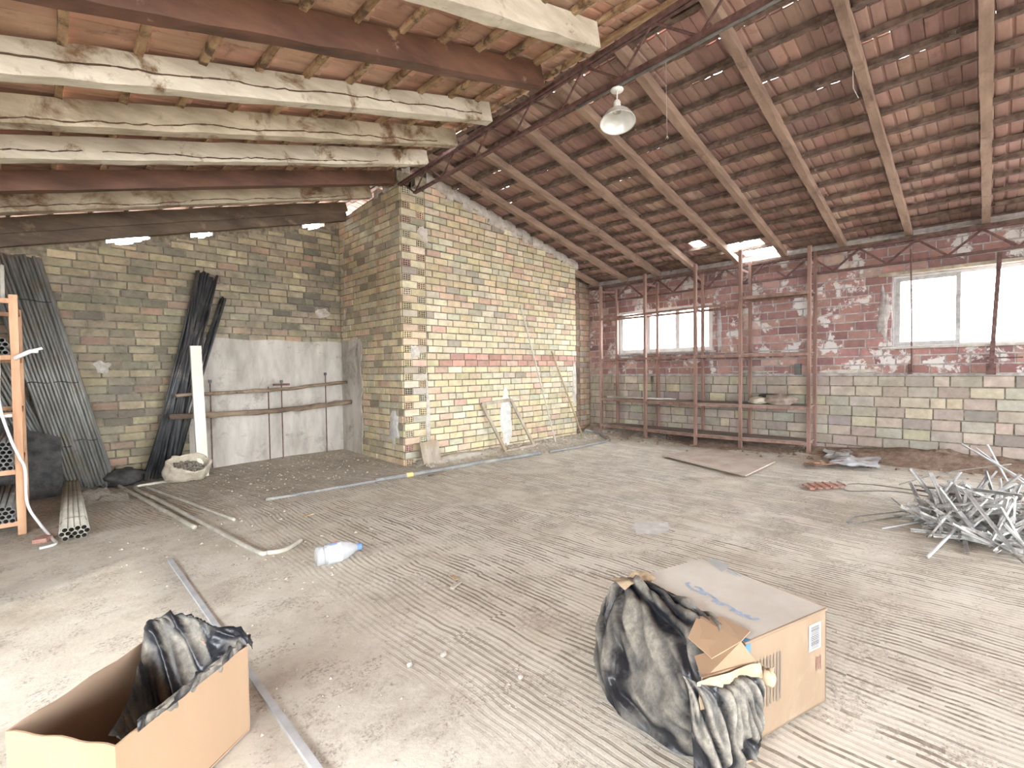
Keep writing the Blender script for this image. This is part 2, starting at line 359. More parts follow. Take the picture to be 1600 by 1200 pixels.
# ------------------------------------------------------------------ brick walls
def wall_slab(mb, P, n, u0, u1, z0, ztop, th, openings=()):
    """solid slab behind the brick faces; P maps (u, z, depth) to a point"""
    us = sorted({u0, u1, *[o[0] for o in openings], *[o[1] for o in openings]})
    for a, b in zip(us, us[1:]):
        seg = max(1, int((b-a)/.4))
        spans = [(z0, None)]
        for o in openings:
            if a >= o[0]-1e-6 and b <= o[1]+1e-6: spans = [(z0, o[2]), (o[3], None)]
        for s in range(seg):
            p, q = a+(b-a)*s/seg, a+(b-a)*(s+1)/seg
            for lo, hi in spans:
                h1, h2 = (ztop(p), ztop(q)) if hi is None else (hi, hi)
                vs = [P(p, lo, 0), P(q, lo, 0), P(q, h2, 0), P(p, h1, 0), P(p, lo, th), P(q, lo, th), P(q, h2, th), P(p, h1, th)]
                mb.add(vs, [(0, 1, 2, 3), (7, 6, 5, 4), (0, 4, 5, 1), (3, 2, 6, 7), (1, 5, 6, 2), (0, 3, 7, 4)])
def pick(rr, pal):
    t = rr.random()*sum(p[0] for p in pal)
    for w, c in pal:
        t -= w
        if t <= 0: break
    k = rr.uniform(.82, 1.12); return tuple(min(1, v*k*rr.uniform(.96, 1.04)) for v in c)
def bricks(mb, P, u0, u1, z0, ztop, bl, bh, jt, pal, seed, openings=(), skip=0.0, out=.012, rowcol=None, stop=None, dark=None):
    rr = random.Random(seed); row = 0; z = z0
    while z < 6:
        zb = z+bh-jt
        off = (row % 2)*bl/2+rr.uniform(-.03, .03); u = u0-bl+off
        any_ = False
        while u < u1:
            L = bl*rr.uniform(.93, 1.07) if rr.random() > .06 else bl*.55
            a, b = max(u, u0), min(u+L-jt, u1); u += L
            if b-a < .03: continue
            za, zb_ = z+rr.uniform(-.003, .003), min(zb+rr.uniform(-.004, .002), min(ztop(a), ztop(b)))
            if zb_-za < .025: continue
            any_ = True
            m_, zm = (a+b)/2, (za+zb_)/2; hit = False
            for o in openings:
                if b > o[0] and a < o[1] and zm > o[2] and zm < o[3]:
                    if a < o[0]-.05: b = o[0]
                    elif b > o[1]+.05: a = o[1]
                    else: hit = True
            if stop and stop(m_, zm): hit = True
            if hit or b-a < .03 or rr.random() < skip: continue
            c = pick(rr, rowcol(row, m_, pal) if rowcol else pal)
            if dark: k = dark(m_, zm); c = tuple(v*k for v in c)
            t = out*rr.uniform(.4, 1.3); e = .005
            ja = [rr.uniform(-.003, .003) for _ in range(4)]; tl = rr.uniform(-.003, .003)
            q = [P(a, za, .01), P(b, za, .01), P(b, zb_, .01), P(a, zb_, .01),
                 P(a+e, za+e+ja[0], -t), P(b-e, za+e+ja[1], -t+tl), P(b-e, zb_-e+ja[2], -t+tl), P(a+e, zb_-e+ja[3], -t)]
            mb.add(q, [(4, 5, 6, 7), (0, 1, 5, 4), (1, 2, 6, 5), (2, 3, 7, 6), (3, 0, 4, 7)], c)
        z += bh; row += 1
        if not any_ and row > 3: break
def holed_header(mb, hb, P, a, b, za, zb, c, n=3, t=.012, dp=.03):
    """header end of a perforated brick: n x n holes with depth"""
    us = []; zs = []
    for lo, hi, L in ((a, b, us), (za, zb, zs)):
        wl_ = (hi-lo)*.28/(n+1); wh_ = (hi-lo)*.72/n; q_ = lo; L.append(lo)
        for k in range(n): q_ += wl_; L.append(q_); q_ += wh_; L.append(q_)
        L.append(hi)
    for i in range(len(us)-1):
        for j in range(len(zs)-1):
            p, q, r, s = us[i], us[i+1], zs[j], zs[j+1]
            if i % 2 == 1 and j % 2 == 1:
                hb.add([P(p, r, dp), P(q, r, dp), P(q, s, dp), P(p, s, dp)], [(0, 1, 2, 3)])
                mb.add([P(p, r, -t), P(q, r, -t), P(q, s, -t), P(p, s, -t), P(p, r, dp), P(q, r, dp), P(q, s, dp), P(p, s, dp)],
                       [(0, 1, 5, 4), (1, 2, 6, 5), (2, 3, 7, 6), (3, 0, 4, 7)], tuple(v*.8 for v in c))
            else:
                mb.add([P(p, r, -t), P(q, r, -t), P(q, s, -t), P(p, s, -t)], [(0, 1, 2, 3)], c)
    mb.add([P(a, za, -t), P(b, za, -t), P(b, zb, -t), P(a, zb, -t), P(a, za, dp), P(b, za, dp), P(b, zb, dp), P(a, zb, dp)],
           [(0, 4, 5, 1), (1, 5, 6, 2), (2, 6, 7, 3), (3, 7, 4, 0)], c)

YEL = [(5, (.64, .54, .335)), (4, (.63, .56, .38)), (1.8, (.56, .52, .39)), (2.8, (.66, .495, .345)), (1.0, (.60, .41, .31)), (.7, (.48, .43, .34)), (2.4, (.70, .62, .45)), (.25, (.34, .29, .22))]
REDC = [(3, (.54, .31, .24)), (2, (.48, .27, .21)), (1, (.60, .42, .31))]
LEFT = [(3, (.40, .335, .215)), (3, (.34, .29, .20)), (2, (.28, .245, .175)), (1.3, (.36, .255, .175)), (1, (.47, .40, .255)), (.8, (.19, .165, .125))]
LOW = [(4, (.43, .365, .30)), (4, (.41, .345, .29)), (2, (.40, .37, .30)), (.8, (.49, .43, .31)), (1.2, (.37, .31, .27)), (.5, (.30, .265, .24))]
RED = [(4, (.34, .19, .165)), (3, (.29, .155, .14)), (2, (.40, .24, .20)), (1, (.24, .13, .12)), (1.2, (.46, .32, .27))]

# block wall facing the viewer (y = 6.55)
BY = 6.55; BX = 4.08; BE = 8.50
Pf = lambda u, z, d: (u, BY+d, z)
ztf = lambda u: zr(u)+.01 if u > 4.45 else 4.50+.12*min(1, max(0, u-4.08)/.2)
wf = MB(); wall_slab(wf, lambda u, z, d: Pf(u, z, d+.085), None, BX+.02, BX+.43, -.1, lambda u: ztf(u)+.02, .15); wall_slab(wf, Pf, None, BX+.43, BE, -.1, lambda u: zr(u)+.02 if u > 4.45 else ztf(u)+.02, .25)
wfo = wf.build('wall_center', M['mortar_dark']); wfo['kind'] = 'structure'
b1 = MB(); hb = MB()
def rowc(row, u, pal): return REDC if row in (14, 15) and u > 4.9 else pal
bricks(b1, Pf, BX+.44, BE, 0.0, ztf, .292, .1135, .011, YEL, 11, rowcol=rowc)
rr = random.Random(5)
z = 0.0; row = 0
def stub(a, b, c):
    q = [Pf(u, z_, d) for d in (-.012, .085) for (u, z_) in ((a, z), (b, z), (b, z+.102), (a, z+.102))]
    b1.add(q, [(0, 1, 2, 3), (0, 4, 5, 1), (1, 5, 6, 2), (2, 6, 7, 3), (3, 7, 4, 0)], c)
while z < 4.42:                                   # toothed corner: perforated ends in alternate courses
    c = pick(rr, YEL); c2 = pick(rr, YEL)
    if row % 2 == 0:
        holed_header(b1, hb, Pf, BX+.01, BX+.15, z, z+.104, c, 3, .012, .08); stub(BX+.16, BX+.43, c2)
    else:
        stub(BX, BX+.27, c2); holed_header(b1, hb, Pf, BX+.285, BX+.425, z, z+.104, c, 3, .012, .08)
    z += .1135; row += 1
b1.build('brickwork', M['brick_block'], wfo); hb.build('brick_hole', M['hole_shade'], wfo)['kind'] = 'stuff'
# block wall's left side (x = 4.08)
Ps = lambda u, z, d: (BX+d, u, z)
zts = lambda u: 4.50-.07*(u-6.55) if u > 6.75 else 4.62
ws = MB(); wall_slab(ws, Ps, None, BY+.085, 8.72, -.1, lambda u: zts(u)+.01, .25); wso = ws.build('wall_side', M['mortar_tan']); wso['kind'] = 'structure'
b2 = MB(); hb2 = MB()
bricks(b2, Ps, BY+.02, 8.70, 0.0, zts, .292, .1135, .012, YEL[:4]+[(2.5, (.40, .35, .25)), (1, (.30, .26, .19))], 12, stop=lambda u, z: z < 2.06 and u > 7.98)
for k in range(3, 38, 2):
    if k*.1135 > 2.1 or True:
        for u_ in (7.22,):
            holed_header(b2, hb2, Ps, u_, u_+.11, k*.1135+.008, k*.1135+.098, (.50, .32, .22), 3, .016)
b2.build('brickwork', M['brick_block'], wso); hb2.build('brick_hole', M['hole_shade'], wso)['kind'] = 'stuff'
# left wall (y = 8.70)
LY = 8.70
Pl = lambda u, z, d: (u, LY+d, z)
GAPS = ((.74, 1.16, .06), (1.70, 2.05, .05), (3.42, 3.85, .06))
def zleft(u):
    t = 4.32-.281*(4.14-u)-.02
    for a, b, d in GAPS:
        if a < u < b: t -= d*min(1, 3*(u-a)/(b-a))*min(1, 1.6*(b-u)/(b-a))
    return t
wl = MB()
usx = [-2.6+i*.1 for i in range(68)]+[4.1]
for a, b in zip(usx, usx[1:]):
    h1 = zleft((a+b)/2)+.005+(.09 if not any(l < (a+b)/2 < r for l, r, _ in GAPS) else .01)
    wl.add([(a, LY, -.1), (b, LY, -.1), (b, LY, h1+.014), (a, LY, h1-.014), (a, LY+.2, -.1), (b, LY+.2, -.1), (b, LY+.2, h1+.014), (a, LY+.2, h1-.014)],
           [(0, 1, 2, 3), (7, 6, 5, 4), (3, 2, 6, 7), (0, 3, 7, 4), (1, 5, 6, 2)])
wlo = wl.build('wall_left', M['mortar_dark']); wlo['kind'] = 'structure'
b3 = MB(); bricks(b3, Pl, -2.6, 4.06, 0.0, zleft, .292, .1135, .011, LEFT, 13, stop=lambda u, z: z < 2.03 and u > 1.62)
b3.build('brickwork', M['brick_left'], wlo)
pp = MB(); n = 14                                  # render on the lower right of this wall, and round the corner
for i in range(n):
    a, b = 1.6+i*(4.08-1.6)/n, 1.6+(i+1)*(4.08-1.6)/n
    pp.add([(a, LY-.018, -.05), (b, LY-.018, -.05), (b, LY-.018, 2.07+.012*math.sin(b*7)), (a, LY-.018, 2.07+.012*math.sin(a*7)), (a, LY+.01, 2.07+.012*math.sin(a*7)), (b, LY+.01, 2.07+.012*math.sin(b*7))], [(0, 1, 2, 3), (3, 2, 5, 4)])
pp.add([(1.6, LY-.018, 0), (1.6, LY+.01, 0), (1.6, LY+.01, 2.07), (1.6, LY-.018, 2.07)], [(0, 1, 2, 3)])
pp.build('plaster', M['plaster'], wlo)
pq = MB()
zs_ = [0.0+i*.15 for i in range(15)]
for a, b in zip(zs_, zs_[1:]):
    e1, e2 = 7.93+.03*math.sin(a*9)+.015*math.sin(a*31), 7.93+.03*math.sin(b*9)+.015*math.sin(b*31)
    pq.add([(BX-.018, e1, a), (BX-.018, 8.7, a), (BX-.018, 8.7, b), (BX-.018, e2, b), (BX+.01, e1, a), (BX+.01, e2, b)], [(3, 2, 1, 0), (0, 4, 5, 3)])
pq.build('plaster', M['plaster'], wso)
def blob_patch(name, parent, P, cu, cz, ru, rz_, mat, seed, th=.02):
    rr = random.Random(seed); mb = MB(); n = 22; ring = []; r2 = []
    for k in range(n):
        a = 2*PI*k/n; q = .75+.45*noise.noise(Vector((math.cos(a)*1.3+seed, math.sin(a)*1.3, seed*.7)))+rr.uniform(-.1, .1)
        ring.append(P(cu+ru*q*math.cos(a), cz+rz_*q*math.sin(a), -.008)); r2.append(P(cu+ru*q*.85*math.cos(a), cz+rz_*q*.85*math.sin(a), -th))
    mb.add([P(cu, cz, -th-.004)]+r2+ring, [(0, 1+k, 1+(k+1) % n) for k in range(n)]+[(1+k, 1+n+k, 1+n+(k+1) % n, 1+(k+1) % n) for k in range(n)])
    return mb.build(name, mat, parent, True)
blob_patch('plaster_patch', wlo, Pl, .62, 1.62, .12, .13, M['plaster_light'], 3)
blob_patch('plaster_patch', wlo, Pl, 3.72, 2.60, .17, .11, M['plaster_light'], 4)
blob_patch('plaster_patch', wfo, Pf, BX+.20, 1.80, .12, .15, M['plaster_light'], 5)
blob_patch('plaster_patch', wfo, Pf, 6.32, .60, .17, .66, M['plaster_white'], 6)
blob_patch('plaster_patch', wso, Ps, 6.84, .62, .20, .38, M['plaster_white'], 7)
blob_patch('plaster_patch', wfo, Pf, 4.50, 3.72, .12, .17, M['plaster_light'], 8)
blob_patch('plaster_patch', wfo, Pf, 8.42, 1.2, .09, .75, M['plaster_light'], 9)
blob_patch('plaster_patch', wfo, Pf, 4.52, .7, .06, .85, M['plaster_light'], 10)
for k in range(7): blob_patch('plaster_patch', wso, Ps, R.uniform(8.5, 8.68), 2.3+k*.27, .05, .10, M['plaster_light'], 20+k)
# mortar crust along the sloping top of the block wall
cr = MB(); rr = random.Random(3); u = 4.55; prev = None
while u < 8.5:
    w = rr.uniform(.06, .15); hgt = rr.uniform(.05, .15)*(1.0 if u < 7.2 else .6)
    z0_ = zr(u)+.05-hgt; z1_ = zr(u+w)+.05-hgt*rr.uniform(.7, 1.2); t = rr.uniform(.02, .05)
    cr.add([(u, BY-t, z0_), (u+w+.01, BY-t, z1_), (u+w+.01, BY-t*.8, zr(u+w)+.14), (u, BY-t*.8, zr(u)+.14), (u, BY+.02, z0_-.03), (u+w+.01, BY+.02, z1_-.03), (u, BY+.2, zr(u)+.14), (u+w+.01, BY+.2, zr(u+w)+.14)],
           [(0, 1, 2, 3), (4, 5, 1, 0), (3, 2, 7, 6)])
    u += w
cr.build('mortar_crust', M['plaster_light'], wfo)
# broken crown of the corner
for (x, y, z_, s) in ((4.14, 6.66, 4.56, .22), (4.18, 6.62, 4.70, .15), (4.13, 6.95, 4.50, .16), (4.45, 6.62, 4.56, .2), (4.13, 7.3, 4.47, .12)):
    c_ = MB(); c_.box((x, y, z_), (s, s*1.1, .16), Matrix.Rotation(rr.uniform(-.15, .15), 3, 'Z')); c_.build('crown_brick', M['plaster_light'] if s < .2 else M['mortar_tan'], wso)
# back of the passage (y = 7.1)
PYY = 7.08
Pb = lambda u, z, d: (u, PYY+d, z)
wb = MB(); wall_slab(wb, Pb, None, 8.3, 9.75, -.1, lambda u: zr(u)+.12, .2); wbo = wb.build('wall_back', M['mortar_dark']); wbo['kind'] = 'structure'
b4 = MB(); hb4 = MB()
bricks(b4, Pb, 8.3, 9.32, 0, lambda u: zr(u)+.1, .292, .13, .011, [(2, (.26, .15, .12)), (2, (.30, .21, .15)), (1, (.20, .13, .11))], 14)
bricks(b4, Pb, 9.34, 9.74, 0, lambda u: zr(u)+.1, .292, .13, .011, [(2, (.50, .37, .25)), (2, (.46, .30, .22)), (1, (.40, .34, .27))], 15)
for k in range(0, 26): holed_header(b4, hb4, Pb, 9.22+(k % 2)*.26, 9.33+(k % 2)*.26, k*.13+.01, k*.13+.11, (.42, .32, .23), 3, .016)
b4.build('brickwork', M['brick_lower'], wbo); hb4.build('brick_hole', M['hole_shade'], wbo)['kind'] = 'stuff'
# right wall (x = 9.75)
WX = 9.75
Pr = lambda u, z, d: (WX+d, u, z)
OP = [(4.02, 6.26, 1.86, 2.88), (-1.05, 1.14, 1.80, 2.93)]
wr = MB(); wall_slab(wr, Pr, None, -8.6, 7.1, -.1, lambda u: 3.62, .22, OP); wro = wr.build('wall_right', M['mortar_grey']); wro['kind'] = 'structure'
b5 = MB(); bricks(b5, Pr, -8.4, 7.06, 0.0, lambda u: 1.34, .34, .168, .010, LOW, 16, out=.014); b5.build('block_courses', M['brick_lower'], wro)
b6 = MB(); bricks(b6, Pr, -8.4, 7.06, 1.385, lambda u: 3.45, .29, .145, .014, RED, 17, OP, out=.008); b6.build('brickwork', M['brick_red'], wro)
lw_ = MB(); lw_.box((WX+.002, -.7, .62), (.012, 15.6, 1.44)); lw_.build('joint_mortar', M['mortar_dark'], wro)
lg = MB(); lg.box((WX-.012, 1.5, 1.362), (.05, 11.2, .03)); lg.build('ledge', M['mortar_grey'], wro)
for k, (u_, z_, a_, b_) in enumerate(((1.25, 2.35, .09, .62), (1.5, 3.52, 1.2, .07), (3.88, 2.3, .08, .6), (-.6, 3.52, 1.5, .07), (3.3, 1.42, .5, .04), (1.6, 1.42, .6, .05))):
    blob_patch('plaster_patch', wro, Pr, u_, z_, a_, b_, M['plaster_light'] if k % 2 else M['mortar_grey'], 40+k, .016)
# unseen walls behind and beside the viewer, openings shaped to even out the light
wq = MB()
for (c, s) in (((3.6, -8.5, .1), (12.6, .2, .4)), ((3.6, -8.5, 3.6), (12.6, .2, .6)), ((-2.4, -8.5, 1.9), (.6, .2, 3.0)), ((9.72, -8.5, 1.9), (.3, .2, 3.0)), ((5.6, -8.5, 1.9), (.3, .2, 3.0)), ((1.6, -8.5, 1.9), (.3, .2, 3.0)), ((4.1, -8.5, 4.3), (6.6, .2, .9))): wq.box(c, s)
o = wq.build('wall_front', M['mortar_grey']); o['kind'] = 'structure'
wq = MB()
for (c, s) in (((-2.75, -5.85, 1.4), (.2, 5.3, 3.2)), ((-2.75, 6.0, 1.4), (.2, 5.6, 3.2)), ((-2.75, 0, .65), (.2, 6.4, 1.3)), ((-2.75, 0, 2.75), (.2, 6.4, .5))): wq.box(c, s)
o = wq.build('wall_west', M['mortar_grey']); o['kind'] = 'structure'

# ------------------------------------------------------------------ roof
def tiles(mb, xa, xb, zf, ya, yb, up_to_ridge_sign, pal, seed, missing=()):
    """interlocking clay tiles; rows step down from the ridge; underside and upper side both modelled"""
    rr = random.Random(seed); pitch = .392; W = .226; slope_len = abs(xb-xa); rows = int(slope_len/pitch)+1; cols = int((yb-ya)/W)+1
    sx = 1 if xb > xa else -1
    prof = [(0, .022), (.04, .004), (.10, 0), (.26, .0), (.42, .004), (.47, .020), (.53, .020), (.58, .004), (.74, 0), (.90, 0), (.96, .004), (1, .022)]
    for r_ in range(rows):
        for c_ in range(cols):
            if (r_, c_) in missing: continue
            y0 = ya+c_*W-.005+rr.uniform(-.0025, .0025); x0 = xa+sx*r_*pitch+rr.uniform(-.015, .015); x1 = x0+sx*.432
            col = pick(rr, pal); yaw = rr.uniform(-.006, .006)*(1 if rr.random() > .012 else 3.2); lift = rr.uniform(0, .006)
            vs = []
            for th in (0, .014):
                for k, x in enumerate((x0, x1)):
                    for (t, h) in prof:
                        vs.append((x, y0+t*(W+.010)+(yaw if k else -yaw), zf(x)+h+th+(.030 if k else 0)+lift))
            m = len(prof); fs = []
            for k in range(m-1):
                fs.append((k, k+1, m+k+1, m+k)); fs.append((2*m+k, 3*m+k, 3*m+k+1, 2*m+k+1))
                fs.append((m+k, m+k+1, 3*m+k+1, 3*m+k)); fs.append((k, 2*m+k, 2*m+k+1, k+1))
            fs += [(0, m, 3*m, 2*m), (m-1, 3*m-1, 4*m-1, 2*m-1)]
            mb.add(vs, fs, col)
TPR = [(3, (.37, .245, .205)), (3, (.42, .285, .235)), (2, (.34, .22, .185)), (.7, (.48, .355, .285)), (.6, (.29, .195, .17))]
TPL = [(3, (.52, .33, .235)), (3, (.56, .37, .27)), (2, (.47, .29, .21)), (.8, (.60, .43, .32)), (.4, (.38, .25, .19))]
tr = MB(); ya = -8.8
missR = {(13, int((y-ya)/.226)) for y in (3.02, 3.25, 3.48, 3.1)} | {(14, int((y-ya)/.226)) for y in (2.85, 3.1, 3.3)} | {(12, int((4.0-ya)/.226)), (8, int((1.85-ya)/.226)+999)}
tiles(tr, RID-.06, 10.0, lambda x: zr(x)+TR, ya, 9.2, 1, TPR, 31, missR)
cro = tr.build('ceiling_right', M['tile']); cro['kind'] = 'structure'
tl_ = MB()
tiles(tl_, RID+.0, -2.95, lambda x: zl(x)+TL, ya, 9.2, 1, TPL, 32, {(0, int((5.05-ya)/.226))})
clo = tl_.build('ceiling_left', M['tile']); clo['kind'] = 'structure'
rb_ = MB(); rr = random.Random(77); y = -8.8
while y < 9.2:
    L = rr.uniform(.35, .45)
    rb_.box((RID+.01, y+L/2, (zl(RID)+TL+zr(RID)+TR)/2+.06), (.09, L+(.01 if rr.random() < .8 else -.03), .30)); y += L
rb_.build('ridge_board', M['batten'], cro)

ORD = 'first second third fourth fifth sixth seventh eighth ninth tenth eleventh twelfth thirteenth fourteenth fifteenth sixteenth seventeenth eighteenth nineteenth twentieth'.split()
# battens
i = 0; x = RID+.22
while x < 9.9:
    mb = MB(); rr = random.Random(100+i)
    y = -8.6
    while y < 8.9:
        L = rr.uniform(.8, 2.2); y2 = min(9.0, y+L)
        mb.bar((x+rr.uniform(-.008, .008), y, zr(x)+.140), (x+rr.uniform(-.008, .008), y2, zr(x)+.140), .068, .055, seg=max(1, int((y2-y)/.12)), jit=.005, rr=rr); y = y2
    for _ in range(26):          # dried mortar squeezed out beside the lath
        yy = rr.uniform(-3, 8.6); mb.box((x+rr.choice((-1, 1))*.035, yy, zr(x)+.128), (.04, rr.uniform(.03, .12), rr.uniform(.02, .045)), Matrix.Rotation(rr.uniform(-.5, .5), 3, 'Z'))
    o = thing(mb, 'roof_batten', M['batten'], 'dark dusty tile batten on the right-hand roof slope, %s down from the ridge' % ORD[i], 'batten', 'tile battens of the right slope')
    x += .392; i += 1
i = 0; x = RID-.20
while x > -2.7:
    mb = MB(); rr = random.Random(200+i)
    mb.bar((x, -8.6, zl(x)+.215), (x, 9.0, zl(x)+.215), .045, .042, seg=60, jit=.004, rr=rr)
    if i < 15: thing(mb, 'roof_batten', M['batten_l'], 'weathered brown tile batten on the left-hand roof slope, %s down from the ridge' % ORD[i], 'batten', 'tile battens of the left slope')
    else: thing(mb, 'roof_batten', M['batten_l'], 'weathered brown tile batten, %s down the left slope from the ridge' % ORD[i], 'batten', 'tile battens of the left slope')
    x -= .375; i += 1
# rafters of the right slope
YR = [6.80, 6.01, 5.17, 4.35, 3.50, 2.69, 1.79, .93, .08, -.78]
for i, y in enumerate(YR):
    mb = MB(); rr = random.Random(300+i)
    xa = RID+.05
    mb.bar((xa, y+rr.uniform(-.03, .03), zr(xa)+.058), (9.72, y, zr(9.72)+.058), rr.uniform(.075, .092), .115, seg=14, jit=.006, rr=rr)
    if i < 9: thing(mb, 'rafter', M['rafter'], ('brown pine rafter under the right roof slope, %s one clear of the yellow block wall' % ORD[i-1]) if i else 'brown pine rafter whose low end shows behind the right end of the block wall', 'rafter', 'rafters of the right slope')
    else: thing(mb, 'rafter', M['rafter'], 'brown pine rafter high over the viewer, %s one from the yellow block wall' % ORD[i], 'rafter', 'rafters of the right slope')
# beams of the left slope: (y, end x, material, depth, extra drop, look)
LB = [(8.45, 4.10, 'beam_dark', .33, -.15, 'sooty dark double roof beam lying just over the left brick wall'),
      (7.42, 4.02, 'beam_tan', .20, 0, 'tan cracked roof beam next to the sooty one at the left wall'),
      (6.60, 3.98, 'beam_red', .19, 0, 'plain red-brown roof beam ending at the corner of the block wall'),
      (5.67, 3.95, 'beam_white', .19, 0, 'pale limewashed roof beam, smooth, next to the plain red-brown one'),
      (4.90, 3.85, 'beam_tan', .20, 0, 'limewashed roof beam with brown damp blotches'),
      (4.12, 3.74, 'beam_white', .21, 0, 'whitish limewashed roof beam with one long wavy crack'),
      (3.24, 3.64, 'beam_red', .21, 0, 'dark red-brown roof beam between two whitish ones'),
      (2.48, 3.50, 'beam_white', .20, 0, 'whitish limewashed roof beam nearest the hanging lamp'),
      (1.66, 3.45, 'beam_dark', .19, 0, 'dark roof beam almost over the viewer'),
      (.85, 3.45, 'beam_white', .19, 0, 'pale roof beam over the viewer'),
      (-.1, 3.45, 'beam_red', .19, 0, 'red roof beam behind the viewer')]
for i, (y, xe, mt, h, dz, lab) in enumerate(LB[:8]):
    mb = MB(); rr = random.Random(400+i)
    if i == 0:
        mb.bar((-2.65, y, zl(-2.65)+dz+.075), (xe, y, zl(xe)+dz+.075), .10, .15, seg=24, jit=.006, rr=rr)
        mb.bar((-2.65, y-.01, zl(-2.65)+dz+.245), (xe-.02, y-.01, zl(xe-.02)+dz+.245), .13, .18, seg=24, jit=.008, rr=rr)
    else: mb.bar((-2.65, y, zl(-2.65)+h/2), (xe, y, zl(xe)+h/2), .115, h, seg=30, jit=.007, rr=rr)
    o = thing(mb, 'roof_beam', M[mt], lab, 'beam', 'beams of the left slope')
    if i in (1, 3, 4, 5):
        ck = MB(); x = -1.0; a = rr.uniform(-.02, .03); pts = []
        while x < (3.6 if i != 3 else 3.2):
            a = max(-.045, min(.035, a+rr.uniform(-.012, .012))); pts.append((x, y-.0605, zl(x)+.07+a)); x += rr.uniform(.03, .08)
        L = Vector(o.location)
        for p, q in zip(pts, pts[1:]): ck.bar(p, q, .006, rr.uniform(.005, .013), up=(0, 0, 1))
        ck.v = [tuple(Vector(p)-L) for p in ck.v]; ck.build('crack', M['crack'], o)

# ridge truss
rt = empty('ridge_truss', (3.9, 4, 4.1), label='rusty lattice truss running along under the ridge, the hanging lamp below it', cat='truss')
def inr(mb, name, mat, par, smooth=False):
    L = par.matrix_basis.inverted(); mb.v = [tuple(L @ Vector(p)) for p in mb.v]; return mb.build(name, mat, par, smooth)
TA, TB = Vector((4.07, 6.55, 4.42)), Vector((3.66, 1.78, 4.36)); BA, BB = Vector((4.04, 6.1, 4.17)), Vector((3.72, 1.14, 4.10))
TC = TB+(TB-TA)*.95; BC_ = BB+(BB-BA)*.75
def on(A, B, y): return A.lerp(B, (y-A.y)/(B.y-A.y))
for o1 in (-.022, .022):
    mb = MB(); mb.bar(TA+Vector((o1, 0, 0)), TC+Vector((o1, 0, 0)), .030, .035); inr(mb, 'top_chord', M['steel_rust'], rt)
mb = MB(); mb.bar(BA, BC_, .05, .03); inr(mb, 'bottom_chord', M['steel_rust'], rt)
y = 6.45; k = 0
while y > -2.2:
    for (ya_, yb_) in ((y, y-.36), (y-.74, y-.36)):
        mb = MB(); mb.tube([on(TA, TB, ya_), on(BA, BB, yb_)], .012, 6); inr(mb, 'web_bar', M['steel_rust'], rt)
    y -= .74
mb = MB(); mb.tube([on(BA, BB, 2.95)+Vector((.035, 0, -.02)), BC_+Vector((.035, 0, -.02))], .014, 8); inr(mb, 'conduit', M['steel_galv'], rt, True)

# eave truss on the right wall
et = empty('eave_truss', (9.62, 2, 3.1), label='rusty zigzag truss along the top of the right wall above both windows', cat='truss')
for z_, w in ((3.45, .04), (3.12, .035)):
    mb = MB(); mb.bar((9.62, -8.3, z_), (9.62, 6.95, z_), w, .035); inr(mb, 'chord', M['steel_rust'], et)
y = 6.6
while y > -3.6:
    for (a, b) in ((y, y-.36), (y-.72, y-.36)):
        mb = MB(); mb.bar((9.62, a, 3.44), (9.62, b, 3.13), .03, .02, up=(1, 0, 0)); inr(mb, 'web_bar', M['steel_rust'], et)
    y -= .72
mb = MB(); mb.box((9.70, 1.5, 3.49), (.12, 11, .05)); inr(mb, 'wall_plate', M['batten'], et)

# ------------------------------------------------------------------ windows
def frame_bars(mb, x, y0, y1, z0, z1, w, d):
    mb.box((x, y0+w/2, (z0+z1)/2), (d, w, z1-z0)); mb.box((x, y1-w/2, (z0+z1)/2), (d, w, z1-z0))
    mb.box((x, (y0+y1)/2, z0+w/2), (d, y1-y0-2*w, w)); mb.box((x, (y0+y1)/2, z1-w/2), (d, y1-y0-2*w, w))
w1 = empty('window_1', (9.85, 5.14, 1.86)); w1['kind'] = 'structure'
mb = MB(); frame_bars(mb, 9.85, 4.03, 6.25, 1.86, 2.88, .05, .08); inr(mb, 'window_frame', M['upvc'], w1)
for (a, b) in ((4.08, 4.80), (4.80, 5.50), (5.50, 6.20)):
    mb = MB(); frame_bars(mb, 9.84, a, b, 1.91, 2.83, .045, .05); inr(mb, 'sash', M['upvc'], w1)
    mb = MB(); mb.box((9.84, (a+b)/2, 2.37), (.006, b-a-.08, .84)); inr(mb, 'pane', M['glass'], w1)
mb = MB(); mb.box((9.74, 5.14, 1.845), (.26, 2.4, .035)); inr(mb, 'window_sill', M['mortar_grey'], w1)
w2 = empty('window_2', (9.85, .05, 1.8)); w2['kind'] = 'structure'
mb = MB(); frame_bars(mb, 9.87, -1.04, 1.13, 1.80, 2.93, .045, .09); inr(mb, 'window_frame', M['upvc'], w2)
mb = MB(); frame_bars(mb, 9.83, .34, 1.10, 1.83, 2.90, .055, .05); inr(mb, 'sash', M['alu_grey'], w2)
mb = MB(); mb.box((9.83, .72, 2.36), (.006, .66, .98)); inr(mb, 'pane', M['glass'], w2)
mb = MB(); mb.box((9.73, .05, 1.785), (.28, 2.4, .03)); inr(mb, 'window_sill', M['plaster_light'], w2)
mb = MB(); mb.box((9.70, .05, 2.96), (.10, 2.5, .05)); inr(mb, 'lintel', M['wood_grey'], w2)

